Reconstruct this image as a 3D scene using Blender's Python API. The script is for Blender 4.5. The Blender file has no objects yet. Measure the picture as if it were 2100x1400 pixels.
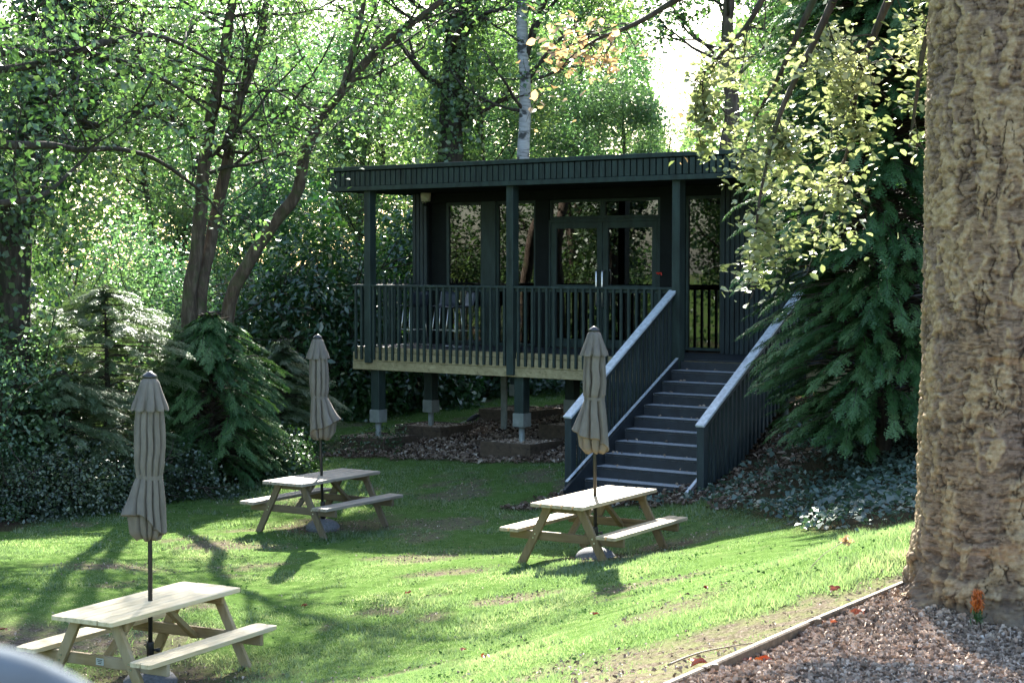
import bpy, bmesh, math, random
import numpy as np
from mathutils import Vector, Matrix, Quaternion
scene = bpy.context.scene
COL = scene.collection
RNG = np.random.default_rng(7)
R = math.radians
# ------------------------------------------------------------------ camera frame (metres; +Y is away from the photographer)
FPX, CAMZ = 3500.0, 3.75
TH = math.atan(160.0 / FPX)
def P(px, py, d):
    x = (px - 1050) / FPX; y = (700 - py) / FPX
    v = np.array([x, math.cos(TH) + y * math.sin(TH), -math.sin(TH) + y * math.cos(TH)])
    v = v * (d / v[1]); v[2] += CAMZ
    return v
# ------------------------------------------------------------------ noise
def _h(ix, iy, iz, s):
    n = (ix * 374761393 + iy * 668265263 + iz * 2147483647 + s * 974711) & 0xFFFFFFFF
    n = ((n ^ (n >> 13)) * 1274126177) & 0xFFFFFFFF
    n = ((n ^ (n >> 16)) * 2246822519) & 0xFFFFFFFF
    return ((n ^ (n >> 15)) & 0xFFFFFF) / float(0xFFFFFF)
def noise(p, s=0):
    p = np.asarray(p, float)
    i = np.floor(p).astype(np.int64); f = p - i; f = f * f * (3 - 2 * f)
    r = 0
    for dx in (0, 1):
        for dy in (0, 1):
            for dz in (0, 1):
                w = (f[..., 0] if dx else 1 - f[..., 0]) * (f[..., 1] if dy else 1 - f[..., 1]) * (f[..., 2] if dz else 1 - f[..., 2])
                r = r + w * _h(i[..., 0] + dx, i[..., 1] + dy, i[..., 2] + dz, s)
    return r
def fbm(p, s=0, o=4):
    p = np.asarray(p, float); a = .5; r = 0; t = 0
    for k in range(o):
        r = r + a * noise(p, s + k * 17); t += a; a *= .5; p = p * 2.03 + 11.3
    return r / t
def n2(x, y, sc, s=0, o=4):
    return fbm(np.stack([np.asarray(x) * sc, np.asarray(y) * sc, np.zeros_like(np.asarray(x, float)) + .5], -1), s, o)
# ------------------------------------------------------------------ tags
def tag(o, label=None, cat=None, group=None, kind=None):
    if label: o['label'] = label
    if cat: o['category'] = cat
    if group: o['group'] = group
    if kind: o['kind'] = kind
    return o
def empty(name, loc=(0, 0, 0), rz=0.0, label=None, cat=None, group=None):
    o = bpy.data.objects.new(name, None); COL.objects.link(o)
    o.empty_display_size = .1
    o.location = Vector([float(c) for c in loc]); o.rotation_euler = (0, 0, rz)
    return tag(o, label, cat, group)
def kids(o): return [c for c in bpy.data.objects if c.parent == o]
def copy_tree(o, parent=None):
    c = o.copy(); COL.objects.link(c); c.parent = parent
    for ch in kids(o): copy_tree(ch, c)
    return c
# ------------------------------------------------------------------ mesh building
def mesh_np(name, V, F, mat, parent=None, smooth=False, attrs=None):
    V = np.asarray(V, np.float32); me = bpy.data.meshes.new(name)
    groups = F if isinstance(F, list) else [F]
    groups = [np.asarray(g, np.int32) for g in groups if len(g)]
    nl = sum(g.size for g in groups); npol = sum(len(g) for g in groups)
    me.vertices.add(len(V)); me.vertices.foreach_set('co', V.ravel())
    me.loops.add(nl); me.polygons.add(npol)
    me.loops.foreach_set('vertex_index', np.concatenate([g.ravel() for g in groups]))
    tot = np.concatenate([np.full(len(g), g.shape[1], np.int32) for g in groups])
    st = np.concatenate([[0], np.cumsum(tot)[:-1]]).astype(np.int32)
    me.polygons.foreach_set('loop_start', st); me.polygons.foreach_set('loop_total', tot)
    me.polygons.foreach_set('use_smooth', np.full(npol, bool(smooth)))
    for k, (dom, arr) in (attrs or {}).items():
        a = me.attributes.new(k, 'FLOAT', dom); a.data.foreach_set('value', np.asarray(arr, np.float32))
    me.update(calc_edges=True); me.validate()
    me.materials.append(mat)
    o = bpy.data.objects.new(name, me); COL.objects.link(o); o.parent = parent
    return o
class MB:
    def __init__(s): s.V = []; s.Q = []; s.T = []; s.n = 0; s.big = []
    def add(s, V, Q=(), T=()):
        V = np.asarray(V, float).reshape(-1, 3); s.V.append(V)
        if len(Q): s.Q.append(np.asarray(Q, int) + s.n)
        if len(T): s.T.append(np.asarray(T, int) + s.n)
        s.n += len(V)
    def box(s, c, size, M=None, ch=.004):
        """box with chamfered edges; M 3x3 columns = local axes"""
        h = np.array(size, float) / 2; ch = min(ch, h.min() * .45)
        M = np.eye(3) if M is None else np.asarray(M, float)
        V = []; idx = {}
        for sx in (-1, 1):
            for sy in (-1, 1):
                for sz in (-1, 1):
                    for a in range(3):
                        p = np.array([sx, sy, sz]) * (h - ch); p[a] = (sx, sy, sz)[a] * h[a]
                        idx[(sx, sy, sz, a)] = len(V); V.append(p)
        Q = []; T = []
        for a in range(3):
            b, c_ = (a + 1) % 3, (a + 2) % 3
            for sg in (-1, 1):
                q = []
                for sb, sc in ((-1, -1), (1, -1), (1, 1), (-1, 1)):
                    k = [0, 0, 0]; k[a] = sg; k[b] = sb; k[c_] = sc; q.append(idx[(*k, a)])
                Q.append(q if sg > 0 else q[::-1])
            for sb in (-1, 1):
                for sc in (-1, 1):
                    q = []
                    for (sa, ax) in ((-1, b), (1, b), (1, c_), (-1, c_)):
                        k = [0, 0, 0]; k[a] = sa; k[b] = sb; k[c_] = sc; q.append(idx[(*k, ax)])
                    Q.append(q if sb * sc > 0 else q[::-1])
        for sx in (-1, 1):
            for sy in (-1, 1):
                for sz in (-1, 1):
                    t = [idx[(sx, sy, sz, a)] for a in range(3)]
                    T.append(t if sx * sy * sz > 0 else t[::-1])
        V = np.array(V) @ M.T + np.array(c, float)
        s.add(V, Q, T); return s
    def bar(s, a, b, w, h, up=(0, 0, 1), ch=.004):
        """rectangular bar from a to b; w across, h along 'up'"""
        a = np.array(a, float); b = np.array(b, float); z = b - a; L = np.linalg.norm(z); z /= L
        u = np.array(up, float); u = u - z * (u @ z); u /= np.linalg.norm(u); x = np.cross(u, z)
        return s.box((a + b) / 2, (w, h, L), np.stack([x, u, z], 1), ch)
    def tube(s, pts, rad, n=8, cap=True):
        pts = np.asarray(pts, float); m = len(pts); rad = np.broadcast_to(np.asarray(rad, float), (m,))
        d = np.gradient(pts, axis=0); d /= np.linalg.norm(d, axis=1)[:, None] + 1e-12
        ref = np.array([0, 0, 1.]) if abs(d[0][2]) < .9 else np.array([1., 0, 0])
        x = np.cross(ref, d[0]); x /= np.linalg.norm(x); V = []
        t = np.arange(n) * 2 * math.pi / n; c, sn = np.cos(t), np.sin(t)
        for i in range(m):
            x = x - d[i] * (x @ d[i]); x /= np.linalg.norm(x); y = np.cross(d[i], x)
            V.append(pts[i] + rad[i] * (c[:, None] * x + sn[:, None] * y))
        V = np.concatenate(V); k = np.arange(n); k2 = (k + 1) % n; Q = []
        for i in range(m - 1):
            Q.append(np.stack([i * n + k, i * n + k2, (i + 1) * n + k2, (i + 1) * n + k], 1))
        T = []
        if cap:
            V = np.concatenate([V, pts[:1], pts[-1:]]); e = m * n
            T = np.concatenate([np.stack([np.full(n, e), k2, k], 1), np.stack([np.full(n, e + 1), (m - 1) * n + k, (m - 1) * n + k2], 1)])
        s.add(V, np.concatenate(Q), T); return s
    def lathe(s, prof, c=(0, 0, 0), n=24):
        prof = np.asarray(prof, float); m = len(prof); t = np.arange(n) * 2 * math.pi / n
        V = np.stack([prof[:, 0][:, None] * np.cos(t), prof[:, 0][:, None] * np.sin(t), np.repeat(prof[:, 1][:, None], n, 1)], -1).reshape(-1, 3) + np.array(c, float)
        k = np.arange(n); k2 = (k + 1) % n
        Q = np.concatenate([np.stack([i * n + k, i * n + k2, (i + 1) * n + k2, (i + 1) * n + k], 1) for i in range(m - 1)])
        s.add(V, Q); return s
    def grid(s, G):
        m, n, _ = G.shape; i = np.arange((m - 1) * n).reshape(m - 1, n)[:, :-1].ravel()
        s.add(G.reshape(-1, 3), np.stack([i, i + 1, i + n + 1, i + n], 1)); return s
    def build(s, name, mat, parent=None, smooth=False, attrs=None):
        F = []
        if s.Q: F.append(np.concatenate(s.Q))
        if s.T: F.append(np.concatenate(s.T))
        return mesh_np(name, np.concatenate(s.V), F, mat, parent, smooth, attrs)
# ------------------------------------------------------------------ leaves
def unit(a): return a / (np.linalg.norm(a, axis=-1, keepdims=True) + 1e-9)
def leaf_arrays(C, Nn, T, L, W, six=False, fold=.25):
    """one small folded leaf per centre C with normal Nn, axis T"""
    T = unit(T - Nn * (T * Nn).sum(-1, keepdims=True)); B = np.cross(Nn, T); n = len(C)
    L = np.broadcast_to(L, (n,))[:, None]; W = np.broadcast_to(W, (n,))[:, None]
    if six:
        V = np.stack([C - T * L * .5, C - T * L * .18 + B * W * .45 + Nn * W * fold, C + T * L * .2 + B * W * .4 + Nn * W * fold,
                      C + T * L * .5 - Nn * L * .06, C + T * L * .2 - B * W * .4 + Nn * W * fold, C - T * L * .18 - B * W * .45 + Nn * W * fold], 1)
        b = np.arange(n)[:, None] * 6
        F = np.concatenate([b + np.array([[0, 1, 2, 3]]), b + np.array([[0, 3, 4, 5]])])
        return V.reshape(-1, 3), F
    V = np.stack([C - T * L * .5, C + B * W * .5 + Nn * W * fold, C + T * L * .5, C - B * W * .5 + Nn * W * fold], 1)
    b = np.arange(n)[:, None] * 4
    return V.reshape(-1, 3), b + np.array([[0, 1, 2, 3]])
def rand_leaves(C, L, asp=.6, up=.7, rng=RNG, six=False, droop=0.0, var=.3, out=None, fold=.22):
    n = len(C); N = rng.normal(size=(n, 3)); N[:, 2] += up * 1.6
    if out is not None: N += out
    N = unit(N); T = rng.normal(size=(n, 3)); T[:, 2] -= droop
    l = L * (1 + var * rng.normal(size=n)).clip(.45, 1.8)
    return leaf_arrays(C, N, T, l, l * asp, six, fold)
def foliage(name, C, L, mat, parent=None, tint=None, **kw):
    V, F = rand_leaves(C, L, **kw); n = len(C)
    t = RNG.random(n) if tint is None else tint
    if kw.get('six'): t = np.concatenate([t, t])
    return mesh_np(name, V, F, mat, parent, True, {'tint': ('FACE', t)})
def clump_tint(C, sc=1.1, s=3, jit=.25):
    return (fbm(C * sc, s, 2) * 1.6 - .3 + jit * (RNG.random(len(C)) - .5)).clip(0, 1)
# ------------------------------------------------------------------ tree growth
def grow(mb, anch, a, d, L, r, depth, rng, seg=6, wob=.28, lift=.12, kidsn=(3, 5), ratio=(.35, .65), spread=.9, nt=6):
    pts = [np.array(a, float)]; d = unit(np.array(d, float))
    for i in range(seg):
        d = unit(d + rng.normal(size=3) * wob * .5 + np.array([0, 0, lift * .5]))
        pts.append(pts[-1] + d * L / seg)
    pts = np.array(pts); mb.tube(pts, np.linspace(r, r * .35, seg + 1), nt if depth else 4, False)
    if depth == 0:
        for p in pts[1:]: anch.append(p)
        return
    k = rng.integers(kidsn[0], kidsn[1] + 1)
    for j in range(k):
        t = rng.uniform(.25, 1.0) * seg; i = min(int(t), seg - 1); p = pts[i] + (pts[i + 1] - pts[i]) * (t - i)
        b = unit(pts[i + 1] - pts[i]); nd = unit(b * .6 + rng.normal(size=3) * spread * .6)
        grow(mb, anch, p, nd, L * rng.uniform(*ratio), max(r * .45, .004), depth - 1, rng, 5, wob, lift * .6, kidsn, ratio, spread, nt)
    anch.append(pts[-1])
def smooth_path(pts, n=24):
    pts = np.asarray(pts, float); t = np.linspace(0, len(pts) - 1, n); out = []
    for u in t:
        i = min(int(u), len(pts) - 2); f = u - i
        p0 = pts[max(i - 1, 0)]; p1 = pts[i]; p2 = pts[i + 1]; p3 = pts[min(i + 2, len(pts) - 1)]
        out.append(.5 * (2 * p1 + (p2 - p0) * f + (2 * p0 - 5 * p1 + 4 * p2 - p3) * f * f + (3 * p1 - p0 - 3 * p2 + p3) * f ** 3))
    return np.array(out)
# ------------------------------------------------------------------ materials
def new_mat(name):
    m = bpy.data.materials.new(name); m.use_nodes = True; nt = m.node_tree
    return m, nt, nt.nodes['Principled BSDF'], nt.nodes['Material Output']
def node(nt, t, **kw):
    n = nt.nodes.new(t)
    for k, v in kw.items():
        if k in n.inputs.keys() if isinstance(k, str) else False: n.inputs[k].default_value = v
        else: setattr(n, k, v)
    return n
def ramp(nt, fac, stops):
    r = nt.nodes.new('ShaderNodeValToRGB'); cr = r.color_ramp
    while len(cr.elements) < len(stops): cr.elements.new(.5)
    for e, (p, c) in zip(cr.elements, stops): e.position = p; e.color = (*c, 1)
    if fac is not None: nt.links.new(fac, r.inputs[0])
    return r.outputs[0]
def nz(nt, scale, detail=4, rough=.55, vec=None, dist=0):
    n = nt.nodes.new('ShaderNodeTexNoise'); n.inputs['Scale'].default_value = scale; n.inputs['Detail'].default_value = detail
    n.inputs['Roughness'].default_value = rough; n.inputs['Distortion'].default_value = dist
    if vec is not None: nt.links.new(vec, n.inputs['Vector'])
    return n.outputs['Fac']
def coords(nt, kind='Object', scale=(1, 1, 1)):
    t = nt.nodes.new('ShaderNodeTexCoord'); m = nt.nodes.new('ShaderNodeMapping'); m.inputs['Scale'].default_value = scale
    nt.links.new(t.outputs[kind], m.inputs['Vector']); return m.outputs['Vector']
def bump(nt, b, h, strength=.3, dist=.01):
    n = nt.nodes.new('ShaderNodeBump'); n.inputs['Strength'].default_value = strength; n.inputs['Distance'].default_value = dist
    nt.links.new(h, n.inputs['Height']); nt.links.new(n.outputs[0], b.inputs['Normal'])
def mixc(nt, fac, a, b):
    m = nt.nodes.new('ShaderNodeMix'); m.data_type = 'RGBA'
    for s, v in ((m.inputs[0], fac), (m.inputs[6], a), (m.inputs[7], b)):
        if hasattr(v, 'is_linked'): nt.links.new(v, s)
        else: s.default_value = v if not isinstance(v, tuple) else (*v, 1)
    return m.outputs[2]
def plain(name, col, rough=.6, var=.25, scale=6, spec=.5, metal=0, bmp=.15, stretch=(1, 1, 1), dist=.004):
    m, nt, b, _ = new_mat(name); v = coords(nt, 'Object', stretch); f = nz(nt, scale, 5, .6, v)
    lo = tuple(c * (1 - var) for c in col); hi = tuple(min(1, c * (1 + var)) for c in col)
    nt.links.new(ramp(nt, f, [(.3, lo), (.7, hi)]), b.inputs['Base Color'])
    b.inputs['Roughness'].default_value = rough; b.inputs['Specular IOR Level'].default_value = spec; b.inputs['Metallic'].default_value = metal
    if bmp: bump(nt, b, nz(nt, scale * 6, 4, .6, v), bmp, dist)
    return m
def wood(name, lo, hi, rough=.75, axis=0, scale=1.0, weather=None):
    """grain runs along object axis; knots and streaks"""
    m, nt, b, _ = new_mat(name); s = [26, 26, 26]; s[axis] = 1.6; s = tuple(x * scale for x in s)
    v = coords(nt, 'Object', s); g = nz(nt, 1.0, 6, .65, v, .6)
    v2 = coords(nt, 'Object', (2.3, 2.3, 2.3)); k = nz(nt, 1.0, 3, .5, v2)
    c = ramp(nt, g, [(.28, tuple(x * .5 for x in lo)), (.4, lo), (.7, hi)])
    c = mixc(nt, ramp(nt, k, [(.45, (0, 0, 0)), (.75, (.55, .55, .55))]), c, weather or tuple(x * .6 for x in lo))
    nt.links.new(c, b.inputs['Base Color']); b.inputs['Roughness'].default_value = rough; b.inputs['Specular IOR Level'].default_value = .35
    bump(nt, b, g, .35, .004); return m
def leafmat(name, lo, mid, hi, trans=.55, gloss=.06, tmul=(1.25, 1.35, .6), rough=.35, rnd=.12):
    m, nt, b, out = new_mat(name); nt.nodes.remove(b)
    a = nt.nodes.new('ShaderNodeAttribute'); a.attribute_name = 'tint'
    oi = nt.nodes.new('ShaderNodeObjectInfo'); ad = nt.nodes.new('ShaderNodeMath'); ad.operation = 'MULTIPLY_ADD'
    nt.links.new(oi.outputs['Random'], ad.inputs[0]); ad.inputs[1].default_value = rnd; nt.links.new(a.outputs['Fac'], ad.inputs[2])
    c = ramp(nt, ad.outputs[0], [(0, lo), (.5, mid), (1, hi)])
    d = nt.nodes.new('ShaderNodeBsdfDiffuse'); nt.links.new(c, d.inputs[0])
    t = nt.nodes.new('ShaderNodeBsdfTranslucent'); mu = nt.nodes.new('ShaderNodeMix'); mu.data_type = 'RGBA'; mu.blend_type = 'MULTIPLY'
    mu.inputs[0].default_value = 1; nt.links.new(c, mu.inputs[6]); mu.inputs[7].default_value = (*tmul, 1); nt.links.new(mu.outputs[2], t.inputs[0])
    m1 = nt.nodes.new('ShaderNodeMixShader'); m1.inputs[0].default_value = trans
    nt.links.new(d.outputs[0], m1.inputs[1]); nt.links.new(t.outputs[0], m1.inputs[2])
    g = nt.nodes.new('ShaderNodeBsdfGlossy'); g.inputs['Roughness'].default_value = rough; g.inputs[0].default_value = (.9, .95, .9, 1)
    m2 = nt.nodes.new('ShaderNodeMixShader'); m2.inputs[0].default_value = gloss
    nt.links.new(m1.outputs[0], m2.inputs[1]); nt.links.new(g.outputs[0], m2.inputs[2]); nt.links.new(m2.outputs[0], out.inputs[0])
    return m
# ------------------------------------------------------------------ building frame: u along the front, n inward, z up
A37 = R(37.1); UX = np.array([math.cos(A37), -math.sin(A37), 0]); NX = np.array([math.sin(A37), math.cos(A37), 0]); ZX = np.array([0, 0, 1.])
BO = np.array([-2.947, 32.23, 0]); BM = np.stack([UX, NX, ZX], 1)
def B(u, n, z): return BO + UX * u + NX * n + ZX * z
def to_un(x, y):
    rx, ry = np.asarray(x) - BO[0], np.asarray(y) - BO[1]
    return rx * UX[0] + ry * UX[1], rx * NX[0] + ry * NX[1]
# ------------------------------------------------------------------ terrain
_cp = [P(250, 1390, 15.3), P(660, 1085, 24.1), P(1225, 1140, 20.4), P(1290, 1010, 25.3), P(775, 911, 32.4), P(1070, 927, 30),
       P(50, 1080, 24.3), P(330, 990, 28.8), P(560, 900, 33.5), P(700, 830, 39), P(1000, 830, 38), P(1600, 900, 26), P(1500, 1000, 24),
       P(1800, 1050, 19), P(1750, 1112, 16.5), P(1890, 1085, 12.6), P(1600, 1185, 12.0), P(1350, 1290, 11.3), P(1130, 1390, 10.6),
       P(1050, 1300, 15), P(700, 1400, 13.5), P(1300, 1200, 16.5), P(1000, 1150, 20), P(600, 1200, 19.5), P(1870, 1205, 10.8),
       P(1440, 1400, 8.2), P(2000, 1298, 9.75), P(1900, 1262, 10.0), P(1750, 1385, 8.2), P(2090, 1350, 9.3), P(400, 1250, 17.6), P(20, 1200, 18.5),
       (0, 0, 2.15), (-3, 0, 2.0), (4, 3, 2.1), (-2, 6, 1.5), (-25, 45, .9), (0, 62, 2.2), (28, 58, 3.2), (20, 30, 2.4), (-22, 25, .3), (-15, 10, .4),
       (9, 12, 2.2), (8, 20, 1.5), (-7, 9, .5), (40, 10, 3), (-40, 10, .5), (-40, 70, 2), (6, 34, 1.0), (10, 30, 1.6)]
_cp = np.array([np.asarray(c, float) for c in _cp])
def _phi(r2): return np.where(r2 > 1e-9, r2 * np.log(r2 + 1e-12), 0) * .5
_k = len(_cp); _D = ((_cp[:, None, :2] - _cp[None, :, :2]) ** 2).sum(-1)
_A = np.zeros((_k + 3, _k + 3)); _A[:_k, :_k] = _phi(_D) + np.eye(_k) * .015; _A[:_k, _k] = 1; _A[:_k, _k + 1:] = _cp[:, :2]; _A[_k, :_k] = 1; _A[_k + 1:, :_k] = _cp[:, :2].T
_W = np.linalg.solve(_A, np.concatenate([_cp[:, 2], [0, 0, 0]]))
def gz(x, y, fine=True):
    x = np.asarray(x, float); y = np.asarray(y, float); sh = np.broadcast(x, y).shape
    X = np.broadcast_to(x, sh).ravel().clip(-45, 45); Y = np.broadcast_to(y, sh).ravel().clip(-5, 75)
    z = np.empty(len(X))
    for i in range(0, len(X), 40000):
        xs, ys = X[i:i + 40000], Y[i:i + 40000]
        r2 = (xs[:, None] - _cp[None, :, 0]) ** 2 + (ys[:, None] - _cp[None, :, 1]) ** 2
        z[i:i + 40000] = _phi(r2) @ _W[:_k] + _W[_k] + _W[_k + 1] * xs + _W[_k + 2] * ys
    z = z.reshape(sh)
    if fine: z = z + (n2(x, y, 1.1, 5, 3) - .5) * .09
    return z
def gz1(x, y): return float(gz(np.array([x]), np.array([y]))[0])
def G(x, y, dz=0): return np.array([x, y, gz1(x, y) + dz])
def PG(px, py, lo=6, hi=60):
    """ground point seen at a photo pixel"""
    for d in np.arange(lo, hi, .1):
        p = P(px, py, d)
        if p[2] <= gz1(p[0], p[1]): return p
    return P(px, py, hi)
# timber edging line (bottom right) in plan
def PL2(*pts): return [PG(*p)[:2] for p in pts]
EDGE = np.array(PL2((1310, 1458), (1440, 1400), (1655, 1303), (1870, 1207)) + [[4.0, 12.9], [6, 16]])
RIDGE = np.array(PL2((1010, 1440), (1130, 1388), (1260, 1340), (1400, 1298), (1560, 1250), (1720, 1196), (1880, 1140)) + [[4, 13.6], [6, 16.6]])
def side(x, y, line):
    """signed distance to a polyline going away from camera: >0 on its right"""
    best = np.full(np.shape(x), 1e9); sg = np.ones(np.shape(x))
    for a, b in zip(line[:-1], line[1:]):
        d = b - a; L2 = d @ d; t = (((x - a[0]) * d[0] + (y - a[1]) * d[1]) / L2).clip(0, 1)
        dx, dy = x - a[0] - t * d[0], y - a[1] - t * d[1]; r = np.hypot(dx, dy); c = d[0] * (y - a[1]) - d[1] * (x - a[0])
        sg = np.where(r < best, np.where(c < 0, 1., -1.), sg); best = np.minimum(best, r)
    return best * sg
LEFTL = np.array([[-30, 20.]] + PL2((-300, 1125), (0, 1092), (150, 1056), (340, 1008), (480, 988), (640, 940), (605, 890), (545, 850)) + [[-7, 46.]])
RIGHTL = np.array([[3.0, 30.]] + PL2((1445, 1018), (1480, 1040), (1600, 1076), (1760, 1096)) + [[5.2, 16.6], [8, 17.5], [20, 20.]])[::-1]
def sstep(a, b, v):
    t = ((v - a) / (b - a)).clip(0, 1); return t * t * (3 - 2 * t)
BARE = [(-3.3, 15.0, 1.5, 1.0), (-4.6, 16.4, 1.6, .9), (-2.7, 24.2, 1.0, .55), (1.15, 19.9, .8, .5), (-.7, 19.4, .75, .35), (-3.7, 22.6, .9, .6), (2.0, 20.6, 1.0, .6), (-2.2, 13.2, 1.1, .8), (-4.8, 20.3, .8, .5), (.0, 17.3, .6, .3), (1.5, 16.4, .7, .35), (-1.4, 21.4, .6, .3)]
def masks(x, y):
    """mulch, bare, lawn in 0..1"""
    w = (n2(x, y, 1.7, 31, 4) - .5)
    u, n = to_un(x, y)
    ft = sstep(-.15, .25, u + w * .7) * sstep(10.8, 10, u) * sstep(-1.0, -.6, n + w * .9 + .4 * sstep(2.6, 0, u)) * sstep(7.5, 7, n)
    ft = np.maximum(ft, sstep(6.4, 6.8, u + w) * sstep(9.9, 9.5, u + w) * sstep(-3.75, -3.45, n + w * .8) * sstep(0, -.5, n))
    e = side(x, y, EDGE); r = side(x, y, RIDGE)
    path = sstep(-.1, .1, e); strip = sstep(-.12, .3, r + w * 1.1) * (1 - path)
    left = sstep(.3, -.3, side(x, y, LEFTL) + w * 1.1)
    right = sstep(-.3, .3, side(x, y, RIGHTL) + w * 1.4)
    mulch = np.maximum(np.maximum(ft, path), np.maximum(left, right * .9)); mulch = np.maximum(mulch, sstep(40, 41.5, y + w * 3) * 1.0)
    b = strip * .95
    for (cx, cy, rx, ry) in BARE:
        b = np.maximum(b, sstep(1.15, .35, np.hypot((x - cx) / rx, (y - cy) / ry) + w * 1.5))
    b = np.maximum(b, sstep(.56, .66, n2(x, y, .9, 77, 4)) * .85)
    b = b * (1 - mulch)
    return mulch, b, (1 - mulch) * (1 - b)
def build_ground():
    xs = np.concatenate([[-400, -200, -100, -60], np.arange(-45, -12, 1.5), np.arange(-12, 8, .09), np.arange(8, 46, 1.5), [60, 100, 200, 400]])
    ys = np.concatenate([[-300, -100, -40, -15], np.arange(-6, 6, .6), np.arange(6, 41, .09), np.arange(41, 76, 1.5), [90, 140, 250, 500]])
    X, Y = np.meshgrid(xs, ys); Z = gz(X, Y); m, b, l = masks(X, Y)
    Z = Z + m * (n2(X, Y, 9, 3, 2) - .5) * .05 - .012 * b
    mb = MB(); mb.grid(np.stack([X, Y, Z], -1))
    mat, nt, bs, _ = new_mat('ground_soil_and_turf')
    v = coords(nt, 'Object'); at = lambda k: (lambda a: (setattr(a, 'attribute_name', k), a.outputs['Fac'])[1])(nt.nodes.new('ShaderNodeAttribute'))
    f1 = nz(nt, 7, 5, .65, v); f2 = nz(nt, 45, 4, .7, v); f3 = nz(nt, 1.2, 3, .5, v)
    lawn = ramp(nt, f1, [(.3, (.05, .095, .02)), (.55, (.085, .145, .04)), (.75, (.16, .19, .08))])
    lawn = mixc(nt, ramp(nt, f2, [(.35, (.5, .5, .5)), (.65, (0, 0, 0))]), lawn, (.05, .085, .02))
    bare = ramp(nt, f2, [(.3, (.035, .027, .02)), (.5, (.1, .08, .062)), (.68, (.24, .2, .165))])
    bare = mixc(nt, ramp(nt, f1, [(.4, (0, 0, 0)), (.65, (.7, .7, .7))]), bare, (.13, .15, .06))
    mul = ramp(nt, f2, [(.3, (.02, .014, .01)), (.55, (.06, .042, .03)), (.72, (.16, .12, .09))])
    c = mixc(nt, at('bare'), lawn, bare); c = mixc(nt, at('mulch'), c, mul)
    nt.links.new(c, bs.inputs['Base Color']); bs.inputs['Roughness'].default_value = .95; bs.inputs['Specular IOR Level'].default_value = .0
    bump(nt, bs, f2, .7, .02)
    mb.build('ground', mat, None, True, {'mulch': ('POINT', m.ravel()), 'bare': ('POINT', b.ravel())}); g = bpy.data.objects['ground']; g['kind'] = 'structure'
build_ground()
# ------------------------------------------------------------------ grass
def build_grass():
    rng = np.random.default_rng(11)
    M = leafmat('grass_blades', (.055, .108, .034), (.112, .18, .068), (.27, .3, .165), .58, .08, (1.45, 1.4, 1.15), .5, 0)
    def scatter(n, x0, x1, y0, y1):
        x = rng.uniform(x0, x1, n); y = rng.uniform(y0, y1, n); _, b, l = masks(x, y)
        cl = n2(x, y, 3.2, 9, 3); keep = rng.random(n) < np.maximum((l ** 1.5) * (.35 + 1.1 * sstep(.35, .6, cl)), .09 * (b > .5) * sstep(.5, .62, cl))
        return x[keep], y[keep]
    S = [scatter(430000, -7.5, 5.2, 10, 22), scatter(150000, -7, 3.5, 22, 33), scatter(40000, -7.5, 4.5, 33, 41), scatter(110000, -1.5, 4.2, 9.5, 13.5)]
    x = np.concatenate([s[0] for s in S]); y = np.concatenate([s[1] for s in S]); n = len(x)
    z = gz(x, y) - .012; tall = n2(x, y, .8, 41, 3); tuft = sstep(.66, .74, n2(x, y, 2.6, 55, 2))
    rdg = sstep(1.2, 0, np.abs(side(x, y, RIDGE) + .35))
    H = .6 * (.028 + .05 * sstep(.35, .7, tall) + .06 * tuft + .05 * rdg * rng.random(n)) * rng.uniform(.5, 1.35, n)
    W = rng.uniform(.0028, .0058, n) * (1 + .5 * (y > 15) + .6 * (y > 22)); a = rng.uniform(0, 2 * math.pi, n); lean = rng.uniform(.1, .9, n) * H
    bx, by = np.cos(a) * W, np.sin(a) * W; la = rng.uniform(0, 2 * math.pi, n)
    b = np.stack([x, y, z], 1); tip = b + np.stack([np.cos(la) * lean, np.sin(la) * lean, H], 1)
    o = np.stack([bx, by, np.zeros(n)], 1)
    V = np.stack([b - o, b + o, tip], 1).reshape(-1, 3); F = np.arange(3 * n).reshape(-1, 3)
    t = (.15 + .55 * n2(x, y, 1.3, 21, 3) + .45 * (rng.random(n) - .5) + .25 * sstep(.55, .75, n2(x, y, .7, 88, 2))).clip(0, 1)
    o = mesh_np('grass', V, F, M, None, False, {'tint': ('FACE', t)}); o['kind'] = 'stuff'
build_grass()
# ------------------------------------------------------------------ loose chips
def chips(name, x, y, z, L, mat, parent=None, seed=1, curl=.5, up=1.4, loc=None):
    rng = np.random.default_rng(seed); n = len(x); C = np.stack([x, y, z], 1)
    if loc is not None: C = C - np.array(loc)
    N = rng.normal(size=(n, 3)) * .6; N[:, 2] += up; N = unit(N); T = rng.normal(size=(n, 3))
    l = L * rng.uniform(.4, 1.5, n); V, F = leaf_arrays(C, N, T, l, l * rng.uniform(.35, .8, n), True, curl)
    t = rng.random(n); return mesh_np(name, V, F, mat, parent, False, {'tint': ('FACE', np.concatenate([t, t]))})
def build_weeds():
    rng = np.random.default_rng(15); n = 60000; x = rng.uniform(-7, 4, n); y = rng.uniform(10, 31, n); mu, b, l = masks(x, y); p = sstep(.54, .66, n2(x, y, 1.6, 19, 3)) * .5 * (mu < .4) + .02 * l
    k = rng.random(n) < p; x, y = x[k], y[k]; C = np.stack([x, y, gz(x, y) + .012 + .025 * rng.random(len(x))], 1)
    o = foliage('lawn_weeds', C, .026, leafmat('clover_leaves', (.025, .065, .02), (.045, .1, .032), (.08, .13, .055), .35, .0, (1.2, 1.3, .8), .45), None, rng.random(len(x)), rng=rng, asp=.8, up=1.6); o['kind'] = 'stuff'
build_weeds()
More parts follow.
